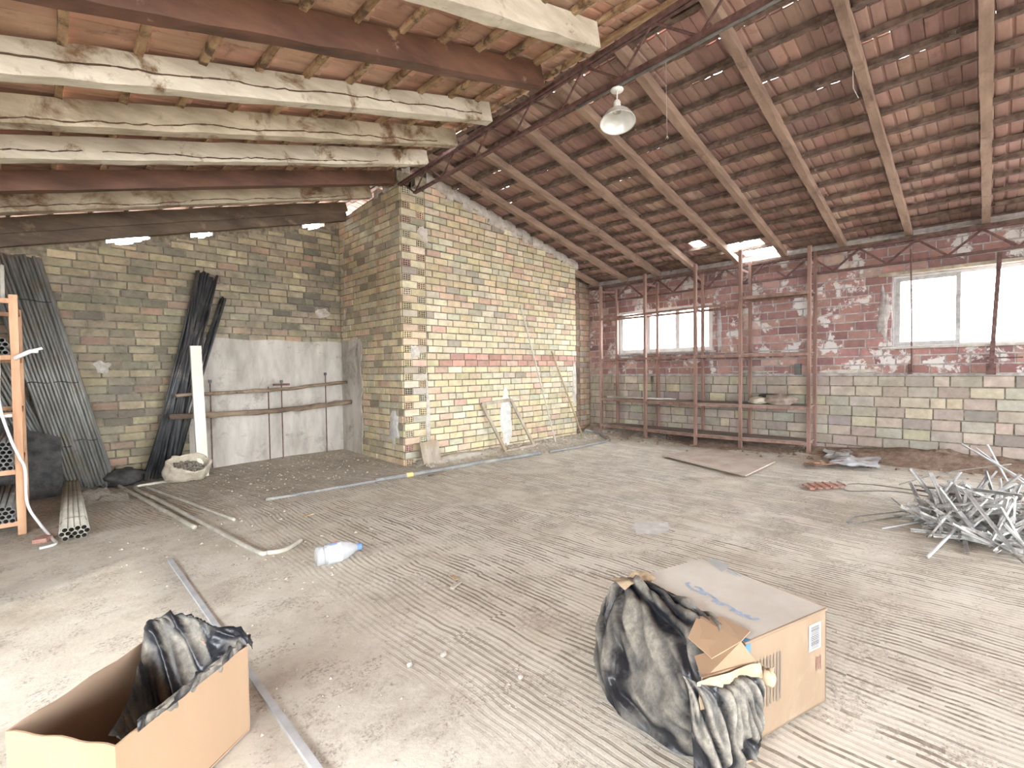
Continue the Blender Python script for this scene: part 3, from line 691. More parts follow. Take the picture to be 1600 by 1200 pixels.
# ------------------------------------------------------------------ hanging lamp
LX, LYY, LZ = 3.86, 2.47, 4.08
lamp = empty('pendant_lamp', (LX, LYY, LZ), label='white enamel bell-shaped pendant lamp hanging from the ridge truss', cat='lamp')
mb = MB(); mb.lathe([(0, .012), (.055, .010), (.06, .0), (.055, -.008), (0, -.010)], 24); mb.build('ceiling_rose', M['white'], lamp, True)
mb = MB(); mb.tube([(0, 0, -.01), (0, 0, -.10)], .006, 8); mb.build('rod', M['white'], lamp)
mb = MB(); mb.lathe([(0, -.09), (.022, -.095), (.032, -.11), (.034, -.17), (.045, -.19), (.05, -.20)], 20); mb.build('lamp_holder', M['white'], lamp, True)
Mt = Matrix.Translation((.0, 0, -.19)) @ Matrix.Rotation(math.radians(9), 4, 'Y') @ Matrix.Rotation(math.radians(-8), 4, 'X')
mb = MB(); pr = [(.045, 0), (.085, -.012), (.12, -.045), (.145, -.085), (.155, -.115), (.163, -.122), (.160, -.126), (.150, -.113), (.140, -.085), (.115, -.047), (.082, -.017), (.04, -.006)]
mb.lathe(pr, 36, Mt)
mb.build('lamp_shade', mat_surf('silvered reflector', (.62, .62, .57), (.74, .74, .70), 6, None, .25, .05, .001, metal=.15), lamp, True)
mb = MB(); mb.tube([(.04, 0, -.10), (.055, 0, -.13), (.05, 0, -.20)], .0035, 6); mb.tube([(-.0, 0, -.095), (.04, 0, -.10)], .0035, 6); mb.build('cable', M['white_cable'], lamp)

mb = MB(); mb.tube([(4.30, 2.215, 4.66), (4.30, 2.21, 4.2), (4.305, 2.205, 3.72)], .0022, 5)
for k in range(4): mb.tube([(4.305, 2.205, 3.72), (4.305+.015*math.cos(k*1.6), 2.205+.015*math.sin(k*1.6), 3.69)], .002, 4)
thing(mb, 'hanging_wire', M['pipe_pale'], 'thin straight wire hanging from the truss beside the pendant lamp', 'wire')
mb = MB(); mb.tube([(5.60, 1.12, 4.62), (5.60, 1.0, 4.50), (5.62, .96, 4.44), (5.66, .98, 4.36), (5.80, 1.0, 4.26), (6.0, .99, 4.235)], .0035, 6)
mb.box((5.62, .96, 4.44), (.03, .03, .03))
thing(mb, 'loose_cable', M['pipe_pale'], 'pale loose cable with a knot drooping along a right-hand rafter', 'cable')

# ------------------------------------------------------------------ shelving against the right wall
sh = empty('shelving_frame', (9.4, 4.3, 0), label='tall red-brown wooden shelving frame standing along the right wall before the small window', cat='shelving')
FX = [(9.30, 6.42, 3.43), (9.10, 5.17, 3.50), (8.98, 4.03, 3.50), (9.04, 3.22, 3.62), (9.20, 2.17, 3.53)]
RX = [(9.62, 6.19, 3.37), (9.62, 5.16, 3.36), (9.62, 4.16, 3.42), (9.62, 3.25, 3.50), (9.62, 2.18, 3.50)]
for (x, y, t) in FX:
    mb = MB(); mb.bar((x, y, -.02), (x, y, t), .05, .065, up=(1, 0, 0), seg=8, jit=.002); inr(mb, 'post', M['shelf_wood'], sh)
for (x, y, t) in RX:
    mb = MB(); mb.bar((x, y, .0), (x, y, t), .05, .065, up=(1, 0, 0), seg=8, jit=.002); inr(mb, 'post', M['shelf_wood'], sh)
for k in range(4):
    for z_, full in ((.20, 1), (.80, 1), (1.72, 1), (2.66, 1)):
        if z_ == 2.66 and k == 3: zz = 2.75
        else: zz = z_
        (xa, ya_, _), (xb, yb_, _) = FX[k], FX[k+1]; (xc, yc, _), (xd, yd, _) = RX[k], RX[k+1]
        mb = MB(); mb.bar((xa-.035, ya_, zz), (xb-.035, yb_, zz), .025, .045); inr(mb, 'rail', M['shelf_wood'], sh)
        mb = MB(); mb.bar((xc+.0, yc, zz+.01), (xd+.0, yd, zz+.01), .025, .045); inr(mb, 'rail', M['shelf_wood'], sh)
        if z_ in (.20, .80) or (k >= 2 and z_ == 1.72) or (k == 3):
            mb = MB(); t = .02; z1 = zz+.02
            mb.add([(xa, ya_, z1), (xb, yb_, z1), (xd, yd, z1), (xc, yc, z1), (xa, ya_, z1+t), (xb, yb_, z1+t), (xd, yd, z1+t), (xc, yc, z1+t)],
                   [(3, 2, 1, 0), (4, 5, 6, 7), (0, 1, 5, 4), (1, 2, 6, 5), (2, 3, 7, 6), (3, 0, 4, 7)])
            inr(mb, 'shelf_board', M['shelf_board'], sh)
for (f, r_) in zip(FX, RX):
    for z_ in (.20, .80, 1.72, 2.66, 3.30):
        mb = MB(); mb.bar((f[0], f[1]+.03, z_), (r_[0], r_[1]+.03, z_), .022, .045); inr(mb, 'crosspiece', M['shelf_wood'], sh)
for (x0, y0, k0) in ((9.25, 6.36, 5), (9.12, 5.10, 5)):
    for j in range(k0):
        mb = MB(); mb.tube([(x0+j*.07, y0-j*.03, 1.70), (x0+j*.07-.03, y0-j*.03+.02, 1.62)], .010, 6); inr(mb, 'peg', M['shelf_wood'], sh)
# things on the shelf
for i in range(6):
    mb = MB(); y0 = R.uniform(6.2, 6.35); y1 = R.uniform(4.5, 5.2)
    mb.tube([(9.30+i*.03, y0, .855+.012*(i % 3)), (9.22+i*.045, y1, .856+.012*((i+1) % 2))], .010, 7)
    thing(mb, 'thin_rod', M['pipe_pale'], 'thin pale rod lying on the middle shelf of the shelving frame', 'rod', 'thin rods on the shelf', True)
def lump(mb, c, s, seed, nu=18, nv=12, k=.35, fr=2.2):
    base = len(mb.v)
    for j in range(nv+1):
        th = PI*j/nv
        for i in range(nu):
            ph = 2*PI*i/nu; d = Vector((math.sin(th)*math.cos(ph), math.sin(th)*math.sin(ph), math.cos(th)))
            q = 1+k*noise.noise(d*fr+Vector((seed*3.1, seed, 0)))+k*.4*noise.noise(d*fr*3+Vector((seed, 0, 7)))
            mb.v.append((c[0]+s[0]*d.x*q, c[1]+s[1]*d.y*q, c[2]+s[2]*max(-.75, d.z*q)))
    for j in range(nv):
        for i in range(nu):
            a = base+j*nu+i; b = base+j*nu+(i+1) % nu; mb.f.append((a, a+nu, b+nu, b)); mb.c.append(None)
mb = MB(); lump(mb, (9.33, 2.64, .915), (.17, .26, .10), 3); thing(mb, 'sack', M['shed_cloth'], 'crumpled brown sack with pointed end lying on the shelf nearest the large window', 'sack', None, True)
mb = MB(); lump(mb, (9.30, 3.00, .895), (.12, .16, .075), 5); thing(mb, 'sack', M['sack'], 'smaller pale crumpled sack on the shelf beside the brown one', 'sack', None, True)
mb = MB(); lump(mb, (9.42, 2.86, .985), (.09, .17, .035), 8); thing(mb, 'rag', M['black_cloth'], 'black rag bunched on top of the sacks on the shelf', 'rag', None, True)
# rods hanging at the large window
mb = MB(); mb.tube([(9.60, .90, 3.30), (9.60, .885, 2.2), (9.60, .875, 1.40)], .011, 8); mb.box((9.63, .90, 1.45), (.07, .05, .16))
thing(mb, 'hanging_rod', M['steel_rust'], 'thin rusty rod hanging in front of the framed half of the large window', 'rod')
mb = MB(); mb.bar((9.58, -.06, 3.08), (9.58, .01, 1.44), .035, .05, up=(0, 1, 0)); mb.box((9.62, .01, 1.44), (.10, .10, .16)); mb.box((9.64, -.12, 1.60), (.12, .36, .015))
thing(mb, 'hanging_bar', M['steel_rust'], 'thicker rusty bar with a bracket in front of the open half of the large window', 'bar')
mb = MB(); mb.box((9.70, 2.46, 1.46), (.05, .10, .20)); thing(mb, 'steel_plate', M['steel_dark'], 'small dark steel plate fixed on the right wall behind the shelving', 'plate')

# ------------------------------------------------------------------ plaster corner: rails, props, panel
mb = MB(); rr = random.Random(9)
def pole(pts, r, name, mat, lab, cat, n=9, wob=.008, group=None):
    mb = MB(); P_ = []
    pts = [Vector(p) for p in pts]
    for a, b in zip(pts, pts[1:]):
        for k in range(8): P_.append(a.lerp(b, k/8)+Vector((0, R.uniform(-wob, wob), R.uniform(-wob, wob))))
    P_.append(pts[-1]); mb.tube(P_, r, n, taper=[R.uniform(.88, 1.1) for _ in P_]); return thing(mb, name, mat, lab, cat, group, True)
pole([(1.36, 8.20, 1.205), (2.8, 8.36, 1.23), (4.06, 8.48, 1.32)], .028, 'wooden_rail', M['log'], 'thinner upper wooden pole crossing the grey rendered corner', 'pole')
pole([(1.27, 8.15, .90), (2.8, 8.22, .89), (4.04, 8.28, .965)], .043, 'wooden_rail', M['log'], 'thicker lower wooden pole crossing the grey rendered corner', 'pole')
for (x, y, t, lab) in ((1.86, 8.52, 1.37, 'thin rusty prop nearest the cream board, standing against the render'),
                       (2.70, 8.52, 1.28, 'short headless prop, second from the left against the render'),
                       (2.91, 8.52, 1.34, 'rusty prop with a flat bar on top, against the render'),
                       (3.68, 8.54, 1.46, 'tallest thin prop, nearest the block wall, topped with a dark clamp')):
    p = empty('prop_rod', (x, y, 0), label=lab, cat='prop')
    mb = MB(); mb.tube([(0, 0, .04), (0, 0, t)], .010, 8); mb.build('rod', M['steel_rust'], p)
    if 'flat bar' in lab: mb = MB(); mb.box((0, 0, t-.03), (.26, .04, .035)); mb.build('head_bar', M['steel_rust'], p)
    if 'headless' not in lab: mb = MB(); mb.box((0, 0, t+.02), (.04, .03, .05)); mb.build('clamp', M['steel_dark'], p)
mb = MB(); mb.bar((1.635, 8.06, .02), (1.590, 8.06, 1.91), .135, .07, up=(0, 1, 0), seg=6, jit=.001)
thing(mb, 'cream_board', M['cream'], 'tall narrow cream board standing upright in front of the dark leaning bars', 'board')
# dark recess edge of the render next to it
# sack of rubble
def grid_sheet(rows, mat, name, parent=None, sub=6, wr=.01, freq=9, seed=0, ridge=0.0, thick=.0, fan=None, flip=False):
    """smooth sheet through a coarse grid of 3D points with crumpled folds"""
    A = np.array(rows, float); nr, nc = A.shape[:2]
    def cr_(P, t):
        n = len(P); i = min(int(t), n-2); f = t-i
        p0 = P[max(i-1, 0)]; p1 = P[i]; p2 = P[i+1]; p3 = P[min(i+2, n-1)]
        return .5*((2*p1)+(-p0+p2)*f+(2*p0-5*p1+4*p2-p3)*f*f+(-p0+3*p1-3*p2+p3)*f**3)
    U = np.linspace(0, nr-1, (nr-1)*sub+1); V_ = np.linspace(0, nc-1, (nc-1)*sub+1)
    T = np.array([[cr_(np.array([cr_(A[i], v) for i in range(nr)]), u) for v in V_] for u in U])
    H, W = T.shape[:2]; du = np.gradient(T, axis=0); dv = np.gradient(T, axis=1); nn = np.cross(du, dv); nn /= np.linalg.norm(nn, axis=2, keepdims=True)+1e-9
    mb = MB(); tone = []
    for i in range(H):
        for j in range(W):
            p = Vector(T[i, j]); u = i/sub; v = j/sub
            if fan: th = math.atan2(v-fan[1]+.5, fan[0]-u+.5); rr_ = math.hypot(v-fan[1], fan[0]-u); fq = (th*3.0, rr_*.22)
            else: fq = (u*.95+v*.35, v*.22)
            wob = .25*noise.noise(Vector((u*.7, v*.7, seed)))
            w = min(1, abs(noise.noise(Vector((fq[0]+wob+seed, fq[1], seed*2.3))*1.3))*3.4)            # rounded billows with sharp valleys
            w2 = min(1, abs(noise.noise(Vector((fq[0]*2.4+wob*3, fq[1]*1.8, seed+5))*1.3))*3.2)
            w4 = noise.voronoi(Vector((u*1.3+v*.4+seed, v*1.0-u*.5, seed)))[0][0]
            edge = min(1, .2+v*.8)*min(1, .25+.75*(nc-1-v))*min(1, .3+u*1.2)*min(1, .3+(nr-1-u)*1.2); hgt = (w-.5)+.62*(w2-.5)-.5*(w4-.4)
            tone.append(min(1, max(0, .04+1.15*hgt+.16*abs(nn[i, j][2]))))  # fold shading put into the bag's dust colour by fold height
            w3 = noise.noise(p*freq*2)
            sg = 1 if flip else -1
            p = p-Vector(nn[i, j])*(sg*ridge*hgt*edge*1.5+wr*w3)
            if p.z < .012: p.z = .012+.004*abs(w3)
            mb.v.append(tuple(p))
    for i in range(H-1):
        for j in range(W-1):
            a = i*W+j; mb.f.append((a, a+1, a+W+1, a+W)); mb.c.append(None)
    o = inr(mb, name, mat, parent, True) if parent else thing_s(mb, name, mat)
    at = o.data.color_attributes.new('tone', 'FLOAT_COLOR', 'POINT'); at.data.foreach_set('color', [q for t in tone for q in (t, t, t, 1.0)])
    if thick:
        s = o.modifiers.new('s', 'SOLIDIFY'); s.thickness = thick; s.offset = 0
    return o
def thing_s(mb, name, mat): 
    xs = [p[0] for p in mb.v]; ys = [p[1] for p in mb.v]; zs = [p[2] for p in mb.v]
    return mb.build(name, mat, None, True, ((min(xs)+max(xs))/2, (min(ys)+max(ys))/2, min(zs)))
SX, SY = 1.42, 8.02
sk = empty('rubble_sack', (SX, SY, 0), label='open pale sack of rubble slumped at the foot of the cream board', cat='sack')
TS = Matrix.Translation((0, 0, .10)) @ Matrix.Rotation(math.radians(38), 4, 'X') @ Matrix.Rotation(math.radians(8), 4, 'Y')
mb = MB(); n = 44; prof = [(.05, -.10), (.17, -.10), (.235, -.05), (.25, .03), (.24, .10), (.235, .16), (.245, .215), (.225, .235), (.205, .21), (.20, .13), (.18, .07)]
for i_, (r_, z_) in enumerate(prof):
    for k in range(n):
        a = 2*PI*k/n; c_, s_2 = math.cos(a), math.sin(a)
        q = 1+.16*noise.noise(Vector((c_*2, s_2*2, z_*5)))+.09*(1-abs(noise.noise(Vector((c_*5, s_2*5, z_*3))))*3)*(z_+.12)*2
        top = .05*noise.noise(Vector((c_*1.5, s_2*1.5, 4)))*(1 if z_ > .1 else 0)
        p = TS @ Vector((1.1*r_*q*c_, .70*r_*q*s_2, z_+top)); p.z = max(p.z, .008); mb.v.append(tuple(p))
for i_ in range(len(prof)-1):
    for k in range(n):
        a = i_*n+k; b = i_*n+(k+1) % n; mb.f.append((a, b, b+n, a+n)); mb.c.append(None)
mb.build('sack_cloth', M['sack'], sk, True)
mb = MB()
for k in range(130):
    a = R.uniform(0, 6.28); r_ = .18*math.sqrt(R.random()); s_2 = R.uniform(.016, .036)
    mb.box(TS @ Vector((r_*math.cos(a)*1.1, r_*math.sin(a)*.72, .10+R.uniform(0, .03))), (s_2, s_2*R.uniform(.6, 1.2), s_2*.7), Matrix.Rotation(R.uniform(0, 3), 3, (R.random(), R.random(), 1)))
mb.build('rubble', M['leaf_litter'], sk)['kind'] = 'stuff'

# ------------------------------------------------------------------ leaning bundles
def pipe_mesh(r, L, name, hollow=True, n=10, t=.003):
    mb = MB()
    if hollow: mb.pipe((0, 0, 0), (0, 0, L), r, t, n)
    else: mb.tube([(0, 0, 0), (0, 0, L)], r, n)
    me = bpy.data.meshes.new(name); me.from_pydata(mb.v, [], mb.f); me.polygons.foreach_set('use_smooth', [True]*len(me.polygons))
    if hollow: me.polygons.foreach_set('material_index', [1 if i % 4 == 1 else 0 for i in range(len(me.polygons))])  # inner wall painted near-black so the open ends read as shaded
    return me
def place_pipe(me, mat, name, a, b, label, cat, group):
    a = Vector(a); b = Vector(b)
    o = bpy.data.objects.new(name, me); o.location = a; o.rotation_euler = (b-a).to_track_quat('Z', 'Y').to_euler(); COL.objects.link(o)
    return tag(o, label, cat, group)
pmG = pipe_mesh(.0172, 3.05, 'long_pipe'); pmG.materials.append(M['steel_galv']); pmG.materials.append(M['hole_shade'])
rr = random.Random(21)
def unit(a, b, L): a = Vector(a); b = Vector(b); return a+(b-a).normalized()*L
for k in range(50):
    back = k >= 42
    layer, i = divmod(k, 14) if not back else (0, k-42)
    u = i/13
    fx = (.20+u*.46 if not back else .02+i*.034)+rr.uniform(-.005, .005); tx = (-.47+u*.49 if not back else -1.05+i*.045)+rr.uniform(-.012, .012)
    y0 = (8.40-layer*.040 if not back else 8.47)+rr.uniform(-.008, .008); y1 = (8.62-layer*.040 if not back else 8.66)+rr.uniform(-.008, .008)
    a = (fx+.017*(layer % 2), y0, .015+rr.uniform(0, .05)); b = (tx+.017*(layer % 2), y1, 2.97)
    place_pipe(pmG, None, 'long_pipe', a, b, 'long grey galvanised pipe in the strapped bundle leaning on the left wall behind the rack', 'pipe', 'strapped grey pipes leaning on the left wall')
for z_, ua, ub in ((2.45, .3, 1.0), (1.42, .0, .45), (1.42, .5, 1.0), (.60, .0, .42), (.66, .5, 1.0)):
    t = z_/2.95; pts = []
    for s in range(7):
        u = ua+(ub-ua)*s/6; fx = .20+u*.46; tx = -.47+u*.49
        pts.append((fx+(tx-fx)*t, 8.40+.22*t-.080-.026, z_+.01*math.sin(s)))
    mb = MB(); mb.tube(pts, .006, 5); thing(mb, 'strap', M['steel_dark'], 'dark wire strap tied round the leaning grey pipes', 'strap', 'wire straps round the grey pipes')
pmD = [pipe_mesh(.016, L, 'dark_bar', n=8) for L in (3.1, 2.95, 2.8)]
for m_ in pmD: m_.materials.append(M['steel_dark'])
for k in range(44):
    u = rr.random(); v = rr.random()
    fx = .98+u*.36; tx = 1.72+v*.30
    if k > 38: tx = 2.02+rr.uniform(0, .1); fx = 1.2+rr.uniform(0, .2)
    yy = 8.46+rr.uniform(-.08, .05)
    me = pmD[0 if k <= 38 else 2]
    a = (fx, yy-.06, .015+rr.uniform(0, .03)); b = (tx, min(8.65, yy+.15), 2.95 if k <= 38 else 2.68)
    place_pipe(me, None, 'dark_bar', a, b, 'long dark dusty bar in the loose sheaf leaning on the left brick wall', 'bar', 'dark bars leaning on the left wall')
mb = MB(); lump(mb, (.78, 8.35, .10), (.22, .20, .12), 12); thing(mb, 'rag_heap', M['black_cloth'], 'dark rag heap on the floor between the two leaning bundles', 'rag', None, True)

# bundle of pale pipes on the floor
pmP = pipe_mesh(.021, 2.3, 'pale_pipe', t=.0022, n=12); pmP.materials.append(M['pipe_pale']); pmP.materials.append(M['hole_shade'])
for r_ in range(3):
    for c_ in range(5 if r_ == 1 else 4):
        x = .115+c_*.043+(-.0215 if r_ == 1 else 0); z_ = .035+r_*.037; yj = R.uniform(-.04, .03)
        place_pipe(pmP, None, 'pale_pipe', (x, 5.88+yj, z_), (x+.06+(c_-1.5)*-.01, 8.15, z_+.05), 'short pale pipe in the bundle lying on the floor, ends towards the viewer', 'pipe', 'pale pipes bundled on the floor')
mb = MB(); mb.tube([(.085, 6.2, .02), (.09, 6.2, .10), (.13, 6.19, .142), (.21, 6.19, .145), (.27, 6.19, .13), (.29, 6.2, .06)], .004, 5); thing(mb, 'tie_wire', M['wood_grey'], 'thin wire tied round the pale pipe bundle on the floor', 'wire')
rows = [[(.30+.1*i+.0*j, 7.75-.14*j-.03*i, .05+.12*max(0, 1-abs(j-1.5)/2)*(1 if i < 3 else .5)) for j in range(5)] for i in range(5)]
o = grid_sheet(rows, M['film'], 'plastic_film', None, 6, .02, 5, 2, .02); tag(o, 'crumpled clear plastic film lying beside the pale pipe bundle', 'plastic sheet')

# ------------------------------------------------------------------ orange rack on the left edge
rk = empty('pipe_rack', (-.55, 6.9, 0), label='orange wooden rack full of pipes at the left edge', cat='rack')
RY0, RY1, RXR, RXL = 6.50, 7.9, -.165, -1.25
for (x, y) in ((RXR, RY0), (RXL, RY0), (RXR, RY1), (RXL, RY1)):
    mb = MB(); mb.bar((x+(.0), y, 0), (x, y, 2.27), .06, .05, up=(0, 1, 0), seg=8, jit=.002); inr(mb, 'post', M['rack_wood'], rk)
SHZ = (.13, .62, 1.16, 1.70, 2.23)
for z_ in SHZ:
    for y in (RY0-.0, RY1):
        mb = MB(); mb.bar((RXL, y, z_-.02), (RXR-.03, y, z_-.02), .045, .045); inr(mb, 'rail', M['rack_wood'], rk)
    for x in (RXL+.0, RXR):
        mb = MB(); mb.bar((x, RY0+.03, z_-.02), (x, RY1-.03, z_-.02), .03, .045); inr(mb, 'rail', M['rack_wood'], rk)
mb = MB()
for k in range(12):
    for j in range(8):
        def tp(a, b): return (-1.2+a*.113, 8.02+.03*math.sin(a*1.7+b)+.02*b, .03+b*(.16-.006*a))
        mb.add([tp(k, j), tp(k+1, j), tp(k+1, j+1), tp(k, j+1)], [(0, 1, 2, 3)])
thing(mb, 'dark_tarpaulin', M['black_cloth'], 'dark tarpaulin hanging behind the orange rack in front of the grey pipes', 'tarpaulin', None, True)
pmR = pipe_mesh(.0215, 1.35, 'rack_pipe', t=.004, n=12); pmR.materials.append(M['pipe_grey']); pmR.materials.append(M['hole_shade'])
def rack_stack(z0, rows_, cols, yj, where):
    for r_ in range(rows_):
        for c_ in range(cols):
            x = -.225-c_*.0435-(r_ % 2)*.0215; y = RY0-.06+R.uniform(-yj, yj)
            place_pipe(pmR, None, 'rack_pipe', (x, y, z0+.024+r_*.038), (x, y+1.35, z0+.024+r_*.038), 'open-ended grey pipe stacked on the %s of the orange rack' % where, 'pipe', 'pipes on the %s of the rack' % where)
rack_stack(.13, 4, 8, .02, 'bottom shelf'); rack_stack(.62, 7, 7, .03, 'second shelf'); rack_stack(1.70, 4, 7, .03, 'fourth shelf')
pmV = pipe_mesh(.017, .32, 'short_tube', t=.003, n=10); pmV.materials.append(M['pipe_pale']); pmV.materials.append(M['hole_shade'])
for k in range(7):
    x = -.235-k*.035; place_pipe(pmV, None, 'short_tube', (x, 6.56+R.uniform(-.03, .03), 2.235), (x+.01, 6.60, 2.9), 'short pale tube standing upright on top of the orange rack', 'tube', 'tubes on top of the rack')
for k in range(2):
    place_pipe(pmV, None, 'short_tube', (-.29-.05*k, 6.46, 1.86), (-.33-.05*k, 6.40, 2.3), 'short pale tube sticking up from the fourth shelf of the rack', 'tube', 'tubes sticking up from the fourth shelf')
mb = MB(); lump(mb, (-.62, 6.9, 1.34), (.28, .35, .16), 15); thing(mb, 'cable_bag', M['black_cloth'], 'dark lumpy bag on the middle shelf of the orange rack', 'bag', None, True)
def smooth_path(pts, k=8):
    P_ = [Vector(p) for p in pts]; out = []
    for i in range(len(P_)-1):
        p0 = P_[max(i-1, 0)]; p1 = P_[i]; p2 = P_[i+1]; p3 = P_[min(i+2, len(P_)-1)]
        for j in range(k):
            f = j/k; out.append(.5*((2*p1)+(-p0+p2)*f+(2*p0-5*p1+4*p2-p3)*f*f+(-p0+3*p1-3*p2+p3)*f**3))
    out.append(P_[-1]); return out
mb = MB(); mb.tube(smooth_path([(-.275, 6.40, 1.93), (-.27, 6.38, 1.6), (-.275, 6.38, 1.25), (-.22, 6.38, .95), (-.165, 6.40, .75), (-.13, 6.42, .62), (-.125, 6.43, .3), (-.05, 6.3, .12), (.03, 6.05, .02), (.05, 5.8, .02), (-.05, 5.75, .02)]), .012, 8)
thing(mb, 'white_cable', M['white_cable'], 'white cable hanging down the front of the orange rack to the floor', 'cable', None, True)
mb = MB(); mb.tube([(-.17, 6.44, 1.67), (-.06, 6.41, 1.74), (-.01, 6.40, 1.74)], .020, 8); mb.tube([(-.06, 6.41, 1.74), (.02, 6.41, 1.77)], .013, 8)
thing(mb, 'pipe_fitting', M['white_cable'], 'white branched pipe fitting hooked on the post of the orange rack', 'fitting', None, True)
mb = MB(); mb.tube(smooth_path([(-.45, 6.44, 1.17), (-.3, 6.43, 1.14), (-.2, 6.43, 1.14)]), .016, 8)
thing(mb, 'white_strip', M['white_cable'], 'short white tube lying along the middle rail of the orange rack', 'tube', None, True)

# ------------------------------------------------------------------ leaning by the block wall
mb = MB(); a = Vector((4.33, 6.27, .015)); 
Mx = Matrix.Rotation(math.radians(-14), 3, 'X') @ Matrix.Rotation(math.radians(-4), 3, 'Y')
mb.box((4.42, 6.34, .20), (.35, .025, .36), Mx); thing(mb, 'square_board', M['wood_grey'], 'small square board leaning on the foot of the block wall corner', 'board')
wf_ = empty('wooden_casement', (6.22, 6.4, 0), label='empty grey wooden frame leaning on the block wall', cat='frame')
FA, FB, FC, FD = (5.98, 6.22, .03), (6.74, 6.22, .05), (6.40, 6.50, .94), (5.66, 6.50, .90)
for (p, q) in ((FA, FD), (FB, FC)):
    mb = MB(); mb.bar(p, q, .055, .035, up=(0, 1, 0)); inr(mb, 'stile', M['wood_grey'], wf_)
for (p, q) in ((FA, FB), (FD, FC)):
    mb = MB(); mb.bar(p, q, .035, .055, up=(0, 0, 1)); inr(mb, 'frame_rail', M['wood_grey'], wf_)
at_ = empty('wire_mast', (7.4, 6.2, 0), label='tall thin pale mast with short cross wires leaning on the block wall', cat='mast')
mb = MB(); mb.tube([(7.42, 6.24, .02), (6.70, 6.50, 2.78)], .014, 8); inr(mb, 'rod', M['pipe_pale'], at_)
for (t, l) in ((.90, .25), (.72, .22), (.58, .3), (.45, .3), (.33, .28), (.2, .34), (.08, .3)):
    p = Vector((7.42, 6.24, .02)).lerp(Vector((6.70, 6.50, 2.78)), t)
    mb = MB(); mb.tube([p+Vector((-l*.4, .0, 0)), p+Vector((l*.6, -.02, l*.15))], .0035, 5); inr(mb, 'cross_wire', M['pipe_pale'], at_)
mb = MB(); mb.tube([(8.30, 6.22, .05), (7.62, 6.50, 1.90)], .019, 8); thing(mb, 'wooden_stick', M['stick'], 'tan wooden stick leaning on the right end of the block wall', 'stick', None, True)

# ------------------------------------------------------------------ pipes lying on the floor
def floor_path(pts, r, k=6, lift=0): return [Vector((p.x, p.y, max(p.z, hfloor(p.x, p.y))+r*.9+lift)) for p in smooth_path([(x, y, 0) for x, y in pts], k)]
fp = empty('floor_pipe', (5, 5.8, 0), label='long grey pipe with yellow tape lying across the floor before the block wall', cat='pipe')
mb = MB(); mb.tube(floor_path([(1.84, 6.0), (3.0, 5.92), (3.72, 5.85)], .018, 8), .020, 10); inr(mb, 'thin_length', M['pipe_grey'], fp, True)
mb = MB(); mb.tube(floor_path([(3.2, 5.90), (3.9, 5.84), (5.2, 5.74), (6.3, 5.65)], .03, 8), .032, 10); inr(mb, 'thick_length', M['pipe_grey'], fp, True)
mb = MB(); mb.tube(floor_path([(3.66, 5.862), (3.76, 5.852)], .03, 2), .0345, 10); inr(mb, 'tape', M['yellow'], fp, True)
mb = MB(); mb.tube(floor_path([(6.5, 5.62), (7.4, 5.55), (8.1, 5.55), (8.5, 5.75), (8.85, 6.15), (8.95, 6.55), (8.95, 7.0)], .025, 8), .025, 10)
thing(mb, 'hose', M['pipe_grey'], 'thick dusty hose curving round the right end of the block wall', 'hose', None, True)
mb = MB(); mb.tube(floor_path([(.70, 8.30), (.85, 6.9), (1.02, 5.42)], .02, 8), .021, 10); thing(mb, 'conduit_pipe', M['pipe_pale'], 'straight pale conduit on the floor, nearest the leaning grey pipes', 'pipe', None, True)
mb = MB(); mb.tube(floor_path([(1.35, 8.1), (.95, 8.02), (.84, 7.85), (.95, 6.9), (1.12, 5.4), (1.235, 4.33), (1.30, 4.20), (1.42, 4.17), (1.60, 4.30)], .02, 8), .020, 10)
thing(mb, 'conduit_pipe', M['pipe_pale'], 'long pale conduit on the floor with a bend at both ends', 'pipe', None, True)
mb = MB(); mb.tube(floor_path([(.95, 7.9), (1.15, 6.7), (1.36, 5.42)], .017, 8), .016, 10); thing(mb, 'conduit_pipe', M['pipe_pale'], 'thin pale conduit on the floor, furthest from the leaning grey pipes', 'pipe', None, True)
mb = MB(); mb.bar((.70, 4.67, hfloor(.7, 4.67)+.012), (.695, 1.6, hfloor(.69, 1.6)+.016), .030, .018, seg=6, jit=.0005)
thing(mb, 'metal_strip', M['alu'], 'flat straight grey metal strip on the floor behind the near cardboard box', 'strip')

# ------------------------------------------------------------------ plastic bottle
bt = empty('water_bottle', (1.47, 3.66, .075), label='large crushed clear plastic water bottle with a blue cap lying on the floor', cat='bottle')
bt.rotation_euler = (0, math.radians(88), math.radians(-10))
mb = MB(); prof = [(0, 0), (.062, .0), (.074, .012), (.076, .05), (.070, .058), (.076, .07), (.076, .11), (.071, .118), (.076, .13), (.076, .19), (.070, .23), (.05, .275), (.026, .31), (.022, .33)]
pr2 = []
for (a, b), (c, d) in zip(prof, prof[1:]):
    for s in range(3): pr2.append((a+(c-a)*s/3, b+(d-b)*s/3))
pr2.append(prof[-1]); mb.lathe(pr2, 28)
mb.v = [(x*(1+.10*noise.noise(Vector((x*12, y*12, z*14)))), y*(.95+.16*noise.noise(Vector((x*11+4, y*11, z*12)))), z) for x, y, z in mb.v]
mb.build('bottle_body', M['clear'], bt, True)
mb = MB(); mb.lathe([(0, .352), (.024, .352), (.026, .345), (.026, .318), (.024, .318)], 16); mb.build('cap', M['blue_cap'], bt, True)
mb = MB(); mb.lathe([(.0775, .075), (.078, .13), (.0775, .185)], 28); mb.v = [(x*1.03, y*1.03, z) for x, y, z in mb.v]
mb.build('label_band', mat_clear('pale printed film', (.80, .84, .90), .55), bt, True)
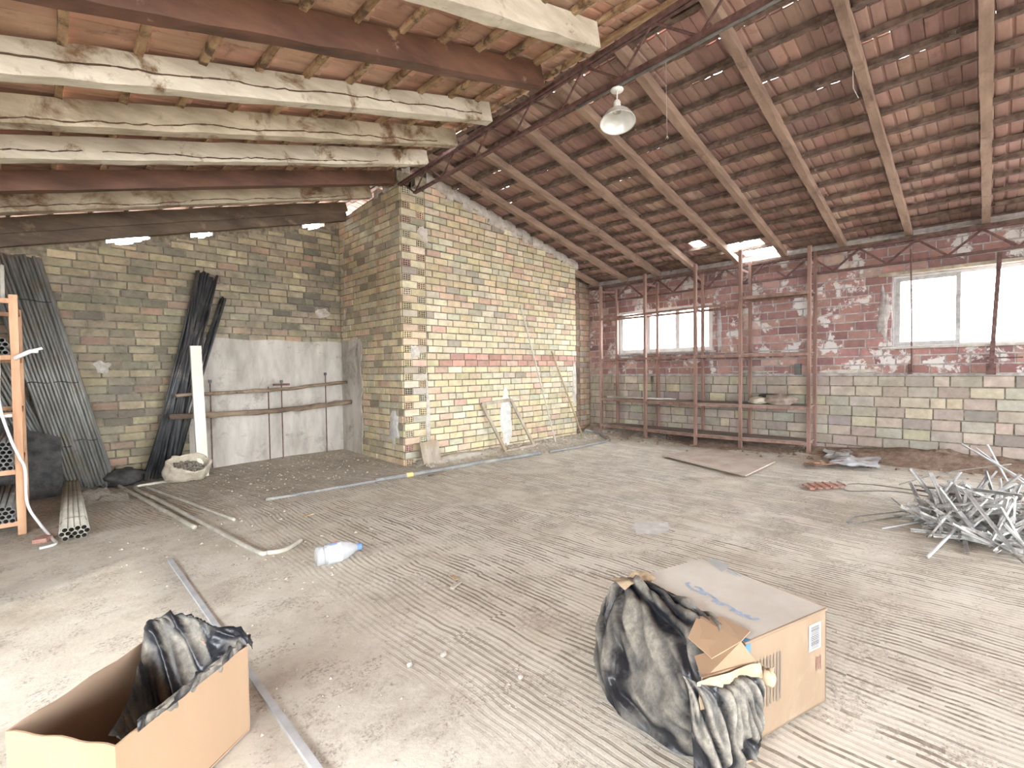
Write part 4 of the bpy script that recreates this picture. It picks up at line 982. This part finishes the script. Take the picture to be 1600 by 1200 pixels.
for (ang, z0_, z1_, w, mt) in ((2.85, .125, .165, .36, 'red_label'), (3.35, .10, .16, .18, 'blue_cap'), (3.0, .08, .11, .5, 'paper')):
    mb = MB(); q = 6
    for s in range(q):
        a, b = ang+w*s/q, ang+w*(s+1)/q; r_ = .082
        mb.add([(r_*math.cos(a), r_*math.sin(a), z0_), (r_*math.cos(b), r_*math.sin(b), z0_), (r_*math.cos(b), r_*math.sin(b), z1_), (r_*math.cos(a), r_*math.sin(a), z1_)], [(0, 1, 2, 3)])
    mb.build('print', M[mt], bt, True)

# ------------------------------------------------------------------ right cardboard box with black bag
def prism(mb, quad, z0, z1):
    vs = [(x, y, z0) for x, y in quad]+[(x, y, z1) for x, y in quad]
    mb.add(vs, [(3, 2, 1, 0), (4, 5, 6, 7), (0, 1, 5, 4), (1, 2, 6, 5), (2, 3, 7, 6), (3, 0, 4, 7)])
Cc = Vector((1.915, .665, 0)); UX = Vector((.53, -.16, 0)); UY = Vector((.17, .63, 0)); HB = .43
rb = empty('cardboard_box', Cc, label='large closed-looking cardboard box lying on its side, barcode on its end, black bag spilling out', cat='box')
def q3(a, b, z): return UX*a+UY*b+Vector((0, 0, z))       # local to the box corner
def panel(mb, pts, off):
    n = len(pts); mb.add(list(pts)+[p+off for p in pts], [tuple(range(n)), tuple(range(2*n-1, n-1, -1))]+[(i, i+n, (i+1) % n+n, (i+1) % n) for i in range(n)])
mb = MB()
panel(mb, [q3(0, 0, .012), q3(1, 0, .012), q3(1, 0, HB), q3(0, 0, HB)], UY*.012)
mb.build('end_panel', M['cardboard_dusty'], rb)
mb = MB(); panel(mb, [q3(1, 0, .012), q3(1, 1, .012), q3(1, 1, HB), q3(1, 0, HB)], UX*-.012)
panel(mb, [q3(0, 1, .012), q3(1, 1, .012), q3(1, 1, HB), q3(0, 1, HB)], UY*-.012); panel(mb, [q3(0, 0, .01), q3(1, 0, .01), q3(1, 1, .01), q3(0, 1, .01)], Vector((0, 0, .008)))
mb.build('side_panel', M['cardboard_dusty'], rb)
mb = MB(); n = 10
for i in range(n):
    for j in range(n):
        def t_(a, b): return q3(a/n, b/n, HB+.002-.010*math.sin(PI*a/n)*math.sin(PI*b/n)+.002*noise.noise(Vector((a, b, 1))))
        mb.add([t_(i, j), t_(i+1, j), t_(i+1, j+1), t_(i, j+1)], [(0, 1, 2, 3)])
mb.build('top_panel', M['cardboard_top'], rb, True)
# edge roll where the dust wears off
mb = MB(); mb.tube([q3(1, 0, HB-.003), q3(.0, 0, HB-.003)], .006, 6); mb.tube([q3(1, 0, HB-.003), q3(1, 1, HB-.003)], .006, 6); mb.build('worn_edge', M['cardboard_dusty'], rb, True)
def fq(mb, a0, a1, z0, z1, e=-.0035):        # rectangle on the end panel
    o_ = UY.normalized()*e; mb.add([q3(a0, 0, z0)+o_, q3(a1, 0, z0)+o_, q3(a1, 0, z1)+o_, q3(a0, 0, z1)+o_], [(0, 1, 2, 3)])
mb = MB(); fq(mb, .76, .92, .27, .385, -.002); mb.build('barcode_label', M['paper'], rb)
mb = MB(); z_ = .278
rr = random.Random(2)
while z_ < .372:
    t = rr.choice((.0018, .003, .0045)); fq(mb, .785, .895, z_, z_+t, -.003); z_ += t+rr.choice((.0018, .003))
mb.build('barcode', M['print_grey'], rb)
mb = MB()
for k in range(8): fq(mb, .13+k*.038, .13+k*.038+(.016 if k % 3 else .022), .13+.004*(k % 3), .335, -.002)
mb.build('stripe_print', M['print_faint'], rb)
mb = MB()
for (a0, a1, z0_, z1_) in ((.86, .875, .17, .235), (.885, .90, .175, .23), (.915, .93, .17, .235), (.86, .93, .20, .205), (.87, .92, .225, .23)): fq(mb, a0, a1, z0_, z1_, -.002)
mb.build('handling_mark', M['print_red'], rb)
mb = MB(); fq(mb, .0, .055, .375, .43, -.004); mb.add([q3(0, -.006, HB+.004), q3(.06, -.006, HB+.004), q3(.05, .04, HB+.005), q3(0, .05, HB+.005)], [(0, 1, 2, 3)]); mb.build('blue_tape', M['print_blue_deep'], rb)
# print on the top: a row of slanted looping letters, traced on the panel plane
def tq(a, b, e=.0015): 
    x, y = a, b; return q3(a, b, HB+.0025-.010*math.sin(PI*min(1, max(0, a)))*math.sin(PI*min(1, max(0, b)))+e)
LET = [([(0.455, 0.734), (0.421, 0.735), (0.391, 0.694), (0.373, 0.641), (0.386, 0.597), (0.429, 0.599), (0.456, 0.639), (0.439, 0.671)], 0.01), ([(0.38, 0.586), (0.396, 0.548)], 0.016), ([(0.422, 0.587), (0.419, 0.523), (0.398, 0.469), (0.376, 0.431)], 0.01), ([(0.351, 0.457), (0.364, 0.423)], 0.014), ([(0.341, 0.414), (0.36, 0.385)], 0.016), ([(0.378, 0.41), (0.387, 0.359), (0.374, 0.313), (0.356, 0.284)], 0.01), ([(0.337, 0.305), (0.353, 0.276)], 0.014), ([(0.344, 0.265), (0.365, 0.242)], 0.014), ([(0.327, 0.248), (0.342, 0.205), (0.34, 0.164), (0.353, 0.144), (0.39, 0.137)], 0.01), ([(0.356, 0.216), (0.373, 0.189)], 0.01), ([(0.962, 0.734), (0.95, 0.634)], 0.003), ([(0.94, 0.723), (0.921, 0.623)], 0.003), ([(0.975, 0.692), (0.945, 0.603)], 0.003)]
mb = MB()
for pts, w in LET:
    for (p, q) in zip(pts, pts[1:]):
        P0, P1 = tq(*p), tq(*q); d = (P1-P0); d.z = 0
        if d.length < 1e-6: continue
        d.normalize(); s_ = Vector((-d.y, d.x, 0))*w*.75; P0 = P0-d*w*.3; P1 = P1+d*w*.3
        mb.add([P0-s_, P1-s_, P1+s_, P0+s_], [(0, 1, 2, 3)])
mb.build('lettering', M['print_blue'], rb)
mb = MB()
LQ = [(0.994, 0.946), (0.878, 0.731), (1.061, 0.768), (1.089, 0.939)]
mb.add([tq(a, b, .002) for a, b in LQ], [(0, 1, 2, 3)]); mb.build('paper_label', M['paper'], rb)
# open flap at the near corner
FD_ = Vector((-.235, .10, 0))
mb = MB(); panel(mb, [q3(0, 0, .012)+Vector((-.03, -.05, 0)), q3(0, 0, .012)+Vector((-.03, -.05, 0))+FD_, q3(0, 0, .395)+Vector((-.03, -.05, 0))+FD_, q3(0, 0, .395)+Vector((-.03, -.05, 0))], Vector((.002, .006, 0)))
mb.build('flap', M['cardboard'], rb)
mb = MB(); OO = lambda s_, o_, z: UY*s_+Vector((-.957, .29, 0))*o_+Vector((0, 0, z))
panel(mb, [OO(.30, .03, .452), OO(.24, -.07, .442), OO(.04, -.07, .442), OO(.0, .02, .440)], Vector((0, 0, .004)))
panel(mb, [OO(.0, .02, .440), OO(.02, .17, .41), OO(.20, .16, .43), OO(.30, .03, .452)], Vector((0, 0, .004)))
fb0 = Vector((-.03, -.05, 0))
panel(mb, [fb0+Vector((0, 0, .39)), fb0+FD_+Vector((0, 0, .38)), OO(.10, .20, .40), OO(.0, .02, .438)], Vector((0, 0, .004))); mb.build('flap', M['cardboard'], rb)
# bag: rows run along the box opening (near corner to far corner), columns from the top edge outwards and down
def O(s, o_, z): return Cc+UY*s+Vector((-.957, .29, 0))*o_+Vector((0, 0, z))
bag_rows = [
 [O(.17, -.03, .437), O(.13, .03, .44), O(.10, .10, .41), O(.09, .15, .33), O(.09, .17, .22), O(.08, .17, .10), O(.06, .17, .015)],
 [O(.30, -.055, .438), O(.28, .0, .45), O(.24, .08, .425), O(.22, .15, .33), O(.20, .21, .21), O(.20, .24, .10), O(.16, .25, .015)],
 [O(.46, -.066, .438), O(.46, -.01, .455), O(.46, .07, .42), O(.46, .14, .33), O(.44, .20, .21), O(.42, .26, .10), O(.38, .28, .015)],
 [O(.66, -.076, .438), O(.68, -.01, .455), O(.70, .06, .42), O(.70, .15, .32), O(.69, .23, .21), O(.65, .28, .11), O(.60, .30, .015)],
 [O(.88, -.045, .438), O(.90, .01, .455), O(.93, .07, .41), O(.93, .15, .31), O(.90, .22, .21), O(.86, .25, .11), O(.82, .24, .015)],
 [O(.995, -.02, .438), O(1.02, .03, .435), O(1.06, .07, .38), O(1.07, .12, .29), O(1.05, .16, .19), O(1.02, .16, .10), O(.98, .13, .015)]]
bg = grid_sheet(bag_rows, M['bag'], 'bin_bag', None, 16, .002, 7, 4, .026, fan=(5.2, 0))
tag(bg, 'dusty black bin bag spilling out of the barcoded cardboard box onto the floor', 'bag')
# second part of the bag wrapped on the flap
def Fp(t, z, o_=.0): return Cc+Vector((-.03, -.05, 0))+FD_*t+Vector((-.39, -.92, 0)).normalized()*o_+Vector((0, 0, z))
fl_rows = [[Fp(-.0, z_, .012+.02*k0) for k0, z_ in ((0, .34), (1, .33), (1.3, .24), (1.0, .15), (.6, .09), (0, .06))],
           [Fp(.3, z_, .012+.03*k0) for k0, z_ in ((0, .37), (1, .345), (1.2, .24), (1, .14), (.8, .06), (0, .03))],
           [Fp(.65, z_, .012+.03*k0) for k0, z_ in ((0, .36), (1, .33), (1.4, .22), (1.5, .12), (1, .05), (.3, .015))],
           [Fp(1.0, z_, .012+.03*k0) for k0, z_ in ((.5, .38), (1, .33), (1.4, .22), (1.8, .12), (1.6, .05), (1, .015))],
           [Fp(1.25, z_, -.03+.03*k0) for k0, z_ in ((0, .40), (1, .36), (1.4, .24), (1.8, .12), (1.6, .05), (1, .015))]]
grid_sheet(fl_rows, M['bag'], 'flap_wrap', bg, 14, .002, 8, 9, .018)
mb = MB(); lump(mb, Fp(-.14, .335, .02), (.035, .03, .03), 21, 12, 8, .6)
mb.tube([Fp(-.02, .33, .02), Fp(-.12, .335, .02)], .012, 6); inr(mb, 'knot', M['masking'], bg, True)
rows = [[O(1.0-.0*i, -.10+.05*i, .452+.012*math.sin(i*2+j)) + UY*(-.05*j) for j in range(4)] for i in range(5)]
grid_sheet(rows, M['masking'], 'torn_tape', rb, 5, .004, 20, 3, .008)
rows = [[Fp(1.15-.3*i, .395-.03*j+.01*math.sin(i*3+j), .012+.006*j) for j in range(4)] for i in range(5)]
grid_sheet(rows, M['masking'], 'torn_tape', rb, 5, .004, 20, 5, .006)

# ------------------------------------------------------------------ left cardboard box, open, black bag inside
A_, B_, C_, D_ = Vector((-.112, 2.2, 0)), Vector((.129, 1.865, 0)), Vector((.58, 2.165, 0)), Vector((.325, 2.56, 0))
lb = empty('cardboard_box', (B_+D_)/2, label='open-topped cardboard box standing in the near left corner with a black bag inside', cat='box')
def wall_panel(P0, P1, inward, mat, name):
    mb = MB(); n = 12; t = .006; iv = Vector(inward).normalized()*t
    vs = []
    for k in range(n+1):
        p = P0.lerp(P1, k/n); top = .37+.004*math.sin(k*1.3)*(1 if 0 < k < n else 0); bow = iv*(.8*math.sin(PI*k/n))
        vs += [p+bow+Vector((0, 0, .012)), p+bow+Vector((0, 0, top)), p+bow+iv+Vector((0, 0, top)), p+bow+iv+Vector((0, 0, .012))]
    fs = []
    for k in range(n):
        a = 4*k
        for j in range(4): fs.append((a+j, a+(j+1) % 4, a+4+(j+1) % 4, a+4+j))
    mb.add(vs, fs+[(0, 3, 2, 1), (4*n, 4*n+1, 4*n+2, 4*n+3)]); inr(mb, name, mat, lb)
cen = (A_+C_)/2
wall_panel(B_, C_, cen-(B_+C_)/2, M['cardboard'], 'side_panel'); wall_panel(A_, B_, cen-(A_+B_)/2, M['cardboard'], 'end_panel')
wall_panel(D_, A_, cen-(D_+A_)/2, M['cardboard_in'], 'side_panel'); wall_panel(C_, D_, cen-(C_+D_)/2, M['cardboard_in'], 'end_panel')
mb = MB(); prism(mb, [(p.x, p.y) for p in (A_, B_, C_, D_)], .012, .02); inr(mb, 'bottom_panel', M['cardboard_in'], lb)
def Q(s, t, z): return A_.lerp(B_, t).lerp(D_.lerp(C_, t), s)+Vector((0, 0, z))       # s along the length, t from far side (0) to near side (1)
bag2 = [
 [Q(.06, .84, .372), Q(.10, .88, .35), Q(.16, .90, .31), Q(.22, .92, .30), Q(.22, .95, .34), Q(.14, .985, .392), Q(.12, 1.015, .366)],
 [Q(.27, .62, .335), Q(.32, .66, .27), Q(.38, .72, .18), Q(.42, .80, .16), Q(.38, .92, .30), Q(.30, .985, .395), Q(.28, 1.015, .368)],
 [Q(.48, .42, .325), Q(.51, .48, .24), Q(.55, .56, .13), Q(.58, .72, .10), Q(.56, .91, .27), Q(.52, .985, .398), Q(.50, 1.015, .368)],
 [Q(.71, .20, .355), Q(.71, .27, .28), Q(.72, .40, .15), Q(.74, .64, .09), Q(.76, .90, .27), Q(.75, .985, .402), Q(.74, 1.015, .372)],
 [Q(.92, -.02, .42), Q(.90, .12, .44), Q(.88, .36, .34), Q(.88, .62, .26), Q(.90, .88, .36), Q(.93, .975, .415), Q(.95, 1.015, .385)],
 [Q(1.0, -.02, .42), Q(1.01, .16, .46), Q(1.01, .38, .465), Q(1.01, .60, .43), Q(1.01, .80, .425), Q(1.02, .94, .415), Q(1.03, 1.01, .38)],
 [Q(1.06, .05, .34), Q(1.07, .25, .36), Q(1.07, .45, .36), Q(1.07, .65, .34), Q(1.07, .85, .35), Q(1.06, .95, .36), Q(1.05, 1.0, .34)]]
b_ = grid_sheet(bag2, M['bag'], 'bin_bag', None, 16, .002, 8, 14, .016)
tag(b_, 'black bin bag lining the open-topped cardboard box', 'bag')

# ------------------------------------------------------------------ plywood, patch, tile fragment, crumpled sheets
mb = MB(); qd = [(7.42, 3.90), (6.73, 2.33), (8.07, 2.35), (8.70, 3.62)]
prism(mb, qd, .028, .046); thing(mb, 'plywood_sheet', M['ply'], 'dusty plywood sheet lying flat on the floor before the shelving frame', 'board')
mb = MB(); n = 24
ring = [(4.06+.22*(1+.15*math.sin(k*1.7))*math.cos(2*PI*k/n), 2.25+.16*(1+.12*math.sin(k*2.3))*math.sin(2*PI*k/n)) for k in range(n)]
mb.add([(4.06, 2.25, hfloor(4.06, 2.25)+.014)]+[(x, y, hfloor(x, y)+.005) for x, y in ring], [(0, 1+k, 1+(k+1) % n) for k in range(n)])
thing(mb, 'plaster_spill', M['plaster_white'], 'smooth pale oval spill of plaster on the combed floor', 'spill', None, True)
mb = MB()
for k in range(5):
    x0 = 6.55+k*.09; y0 = 1.50-k*.06
    mb.bar((x0, y0, .035), (x0+.17, y0+.13, .04), .055, .022, seg=3, jit=.004); mb.bar((x0+.03, y0-.03, .05), (x0+.20, y0+.10, .055), .018, .02)
thing(mb, 'roof_tile', M['clay'], 'broken ribbed clay roof tile on the floor, tip towards the pile of brackets', 'tile')
def crumple(cx, cy, lx, ly, ang, h, mat, name, lab, cat, seed, z0=.03):
    rr = random.Random(seed); ca, sa = math.cos(ang), math.sin(ang); rows = []
    for i in range(6):
        r_ = []
        for j in range(5):
            u, v = (i/5-.5)*lx, (j/4-.5)*ly; u += rr.uniform(-.05, .05); v += rr.uniform(-.05, .05)
            x = cx+u*ca-v*sa; y = cy+u*sa+v*ca; r_.append((x, y, hfloor(x, y)+z0+rr.uniform(0, h)))
        rows.append(r_)
    o = grid_sheet(rows, mat, name, None, 6, .012, 6, seed, .012); return tag(o, lab, cat)
crumple(8.75, 1.45, .9, .55, .1, .06, M['tin'], 'metal_sheet', 'crumpled pale grey sheet lying in the dirt along the right wall', 'sheet', 61)
crumple(8.35, 1.70, .7, .30, -.9, .05, M['rust_sheet'], 'metal_sheet', 'rust-red buckled sheet on the near side of the pale grey one', 'sheet', 62)
crumple(9.15, 1.75, .6, .35, .2, .04, M['paper'], 'metal_sheet', 'off-white flat sheet next to the wall behind the crumpled grey one', 'sheet', 63)
def heap(cx, cy, sx, sy, h, mat, name, lab, seed, kind=None):
    mb = MB(); n = 28; m_ = 10
    mb.v.append((cx, cy, hfloor(cx, cy)+h))
    for j in range(1, m_+1):
        for k in range(n):
            a = 2*PI*k/n; q = j/m_*(1+.22*noise.noise(Vector((math.cos(a)*1.5+seed, math.sin(a)*1.5, seed))))
            x = cx+sx*q*math.cos(a); y = cy+sy*q*math.sin(a); x = min(x, 9.74)
            z_ = h*(.5+.5*math.cos(PI*j/m_))*(1+.5*noise.noise(Vector((x*5, y*5, seed))))+.02*noise.noise(Vector((x*14, y*14, 2)))
            mb.v.append((x, y, hfloor(x, y)+max(-.01, z_) if j < m_ else hfloor(x, y)-.02))
    mb.f += [(0, 1+k, 1+(k+1) % n) for k in range(n)]
    for j in range(m_-1):
        for k in range(n): a = 1+j*n+k; b = 1+j*n+(k+1) % n; mb.f.append((a, a+n, b+n, b))
    mb.c += [None]*len(mb.f); return thing(mb, name, mat, lab, 'heap', None, True, kind)
heap(9.45, .6, .6, 1.9, .14, M['earth'], 'dirt', 'long low bank of brown dirt at the foot of the right wall under the large window', 71, 'stuff')
heap(9.35, 3.6, .6, 1.4, .06, M['earth'], 'dirt', 'low brown dirt under the shelving frame', 72, 'stuff')
heap(5.05, 6.38, .9, .22, .05, M['dusty'], 'dirt', 'thin ridge of pale dust along the foot of the block wall', 73, 'stuff')

# ------------------------------------------------------------------ pile of brackets and rods
PCX, PCY = 5.9, .08
def bracket(mb, L, w=.045, d=.022):
    """U-channel strip with a turned lip and slots along its web, lying along +X"""
    mb.box((L/2, 0, 0), (L, w, .003)); mb.box((L/2, w/2, d/2), (L, .003, d)); mb.box((L/2, -w/2, d/2), (L, .003, d))
def bracket_mesh(L, name, mat):
    mb = MB(); w, d, t = .028, .014, .0025; nslot = max(3, int(L/.07)); step = L/nslot
    for s in (-1, 1):
        mb.box((L/2, s*w/2, d/2), (L, t, d)); mb.box((L/2, s*(w/2-.008), 0), (L, .015, t))
    for k in range(nslot): mb.box((k*step+step*.3, 0, 0), (step*.6, w-.02, t))
    me = bpy.data.meshes.new(name); me.from_pydata(mb.v, [], mb.f); me.materials.append(mat); return me
BM = [bracket_mesh(L, 'bracket', M[mt]) for L, mt in ((.36, 'alu_white'), (.46, 'alu_white'), (.30, 'alu_grey'), (.55, 'alu_grey'), (.40, 'alu_white'))]
rr = random.Random(88)
for k in range(190):
    a = rr.uniform(0, 2*PI); r_ = .58*math.sqrt(rr.random()); cx = 6.0+r_*1.1*math.cos(a); cy = .05+r_*.75*math.sin(a)
    hz = .02+.46*max(0, 1-r_/.60)*rr.uniform(.15, 1.0)
    me = rr.choice(BM); yaw = rr.uniform(0, 2*PI); pit = rr.uniform(-.25, .45) if rr.random() < .6 else rr.uniform(.5, 1.15)
    o = bpy.data.objects.new('bracket', me); L = max(v.co.x for v in me.vertices)
    z_ = max(hz-math.sin(pit)*L*.5, .02) if pit > 0 else max(hz, L*math.sin(-pit)+.02)
    o.location = (cx-math.cos(yaw)*math.cos(pit)*L/2, cy-math.sin(yaw)*math.cos(pit)*L/2, z_); o.rotation_euler = (Matrix.Rotation(yaw, 3, 'Z') @ Matrix.Rotation(-pit, 3, 'Y') @ Matrix.Rotation(rr.uniform(0, 6.28), 3, 'X')).to_euler(); COL.objects.link(o)
    if me in (BM[2], BM[3]): tag(o, 'grey slotted metal bracket thrown on the pile under the large window', 'bracket', 'grey brackets in the pile')
    else: tag(o, 'white slotted metal bracket thrown on the pile under the large window', 'bracket', 'white brackets in the pile')
# long rods sticking out of the pile, each its own
RODS = [((7.848, 0.244, 0.55), (7.223, -0.248, 0.3), 0.01, 'alu'), ((7.822, 0.122, 0.52), (7.32, -0.251, 0.25), 0.009, 'alu'), ((8.391, 0.028, 0.5), (6.826, -0.238, 0.05), 0.011, 'alu'), ((6.744, 0.777, 0.02), (5.613, 0.365, 0.02), 0.005, 'steel_galv'), ((6.767, 0.317, 0.12), (5.162, -0.185, 0.02), 0.007, 'steel_galv'), ((5.404, 0.689, 0.02), (6.073, 0.283, 0.06), 0.008, 'alu'), ((5.563, 0.449, 0.1), (5.465, 0.173, 0.02), 0.006, 'steel_galv'), ((5.91, 0.21, 0.03), (5.855, -0.207, 0.05), 0.01, 'steel_galv'), ((6.132, 0.025, 0.03), (6.551, -0.187, 0.1), 0.008, 'alu'), ((6.238, 0.531, 0.25), (6.297, -0.218, 0.25), 0.007, 'steel_rust'), ((6.379, 0.493, 0.25), (6.499, -0.224, 0.3), 0.007, 'steel_galv'), ((6.297, 0.562, 0.28), (6.602, -0.059, 0.22), 0.008, 'steel_galv'), ((4.856, 0.333, 0.015), (6.048, 0.109, 0.15), 0.012, 'alu')]
for (p, q, r_, mt) in RODS:
    mb = MB(); mb.tube([p, q], r_, 7)
    grp = {'alu': 'pale rods in the pile', 'steel_galv': 'dull grey rods in the pile', 'steel_rust': 'rusty rods in the pile'}[mt]
    lab = {'alu': 'pale straight rod sticking out of the pile of brackets', 'steel_galv': 'dull grey rod lying through the pile of brackets', 'steel_rust': 'rusty thin rod lying through the pile of brackets'}[mt]
    thing(mb, 'rod', M[mt], lab, 'rod', grp, True)
HOOPS = [[(6.242, 0.202, 0.2), (6.678, 0.516, 0.15), (7.194, 1.034, 0.05), (7.111, 1.247, 0.03), (6.789, 1.19, 0.02), (6.836, 0.748, 0.08), (6.249, 0.202, 0.18)], [(6.392, 0.299, 0.1), (6.078, 0.664, 0.03), (5.64, 0.935, 0.02), (5.389, 0.918, 0.02), (5.911, 0.645, 0.02), (6.286, 0.293, 0.06)], [(7.167, 0.756, 0.1), (7.335, 0.512, 0.2), (7.419, 0.243, 0.3), (7.601, -0.162, 0.4)]]
HL = ('wide flat wire loop reaching out of the pile towards the clay tile', 'narrow bent wire loop lying flat on the floor on the near side of the pile', 'long thin wire bowed over the back of the pile')
for pts, lab in zip(HOOPS, HL):
    mb = MB(); mb.tube(smooth_path(pts, 6), .0065, 6); thing(mb, 'bent_wire', M['steel_galv'], lab, 'wire', None, True)

# ------------------------------------------------------------------ crumbs and litter
def crumbs(n, fn, smin, smax, mat, name, lab, seed):
    rr = random.Random(seed); mb = MB()
    for _ in range(n):
        x, y = fn(rr); s = smin+(smax-smin)*rr.random()**3; 
        M3 = Matrix.Rotation(rr.uniform(0, 6.28), 3, 'Z') @ Matrix.Rotation(rr.uniform(-.4, .4), 3, 'X')
        vs = [M3 @ Vector((s*cx*rr.uniform(.6, 1.2), s*cy*rr.uniform(.5, 1), s*.6*cz)) for cx, cy, cz in ((-1, -.6, -.4), (1, -.7, -.4), (.6, .9, -.4), (-.7, .8, -.4), (.1, .1, .7))]
        z0 = hfloor(x, y)+s*.2
        mb.add([v+Vector((x, y, z0)) for v in vs], [(0, 1, 4), (1, 2, 4), (2, 3, 4), (3, 0, 4), (3, 2, 1, 0)])
    return thing(mb, name, mat, lab, 'debris', None, False, 'stuff')
crumbs(4200, lambda r: (r.uniform(.3, 9.2), r.uniform(-.5, 6.4)), .003, .014, M['chip'], 'floor_debris', 'small rubble crumbs scattered over the whole combed floor', 91)
crumbs(1500, lambda r: (r.uniform(4.2, 8.9), 6.5-abs(r.gauss(0, .35))), .008, .045, M['chip'], 'wall_debris', 'chips and crumbs gathered along the foot of the block wall', 92)
crumbs(1300, lambda r: (9.6-abs(r.gauss(0, .4)), r.uniform(-1, 6.9)), .010, .055, M['earth'], 'wall_debris', 'dark broken chips gathered along the foot of the right wall', 93)
crumbs(700, lambda r: (r.uniform(1.5, 4.2), r.uniform(6.3, 8.5)), .005, .025, M['chip'], 'corner_debris', 'straw-like crumbs on the floor before the grey rendered corner', 94)
crumbs(420, lambda r: (r.gauss(1.4, .5), r.gauss(4.9, .9)), .005, .022, M['chip'], 'path_debris', 'crumbs around the pale conduits on the floor', 95)
for (x, y, a, L, lab, mt) in ((2.02, 2.62, .3, .10, 'pale splinter of wood on the floor between the bottle and the lying box', 'plaster_light'), (2.08, 2.72, 1.5, .07, 'short broken splinter beside the longer pale one', 'stick'),
                              (1.95, 5.02, .2, .12, 'curled dry leaf on the floor before the thin end of the grey pipe', 'leaf'), (4.05, 5.65, -.1, .3, 'dark splintered lath lying against the grey floor pipe', 'log'),
                              (4.5, 4.7, .2, .16, 'pale flat chip of cardboard on the combed floor in front of the leaning frame', 'masking')):
    mb = MB(); mb.bar((x-L*math.cos(a)/2, y-L*math.sin(a)/2, hfloor(x, y)+.012), (x+L*math.cos(a)/2, y+L*math.sin(a)/2, hfloor(x, y)+.018), .03, .010, seg=5, jit=.004)
    thing(mb, 'dry_leaf' if mt == 'leaf' else 'wood_splinter', M[mt], lab, 'leaf' if mt == 'leaf' else 'splinter')
for k, (x, y, s) in enumerate(((1.30, 2.08, .018), (1.47, 2.02, .02), (1.62, 1.60, .014))):
    mb = MB(); lump(mb, (x, y, hfloor(x, y)+s*.6), (s, s*.8, s*.7), 50+k, 10, 7); thing(mb, 'pebble', M['plaster_light'], ('small stone on bare dust, the one of three nearest the metal strip', 'rounder small stone between the two cardboard boxes', 'tiny stone nearest the viewer between the two cardboard boxes')[k], 'stone', None, True)
mb = MB(); mb.bar((-.05, 6.0, .02), (.12, 6.35, .03), .10, .03, seg=4, jit=.008); thing(mb, 'clay_fragment', M['clay'], 'reddish clay fragment on the dark floor between rack and pale pipes', 'fragment')
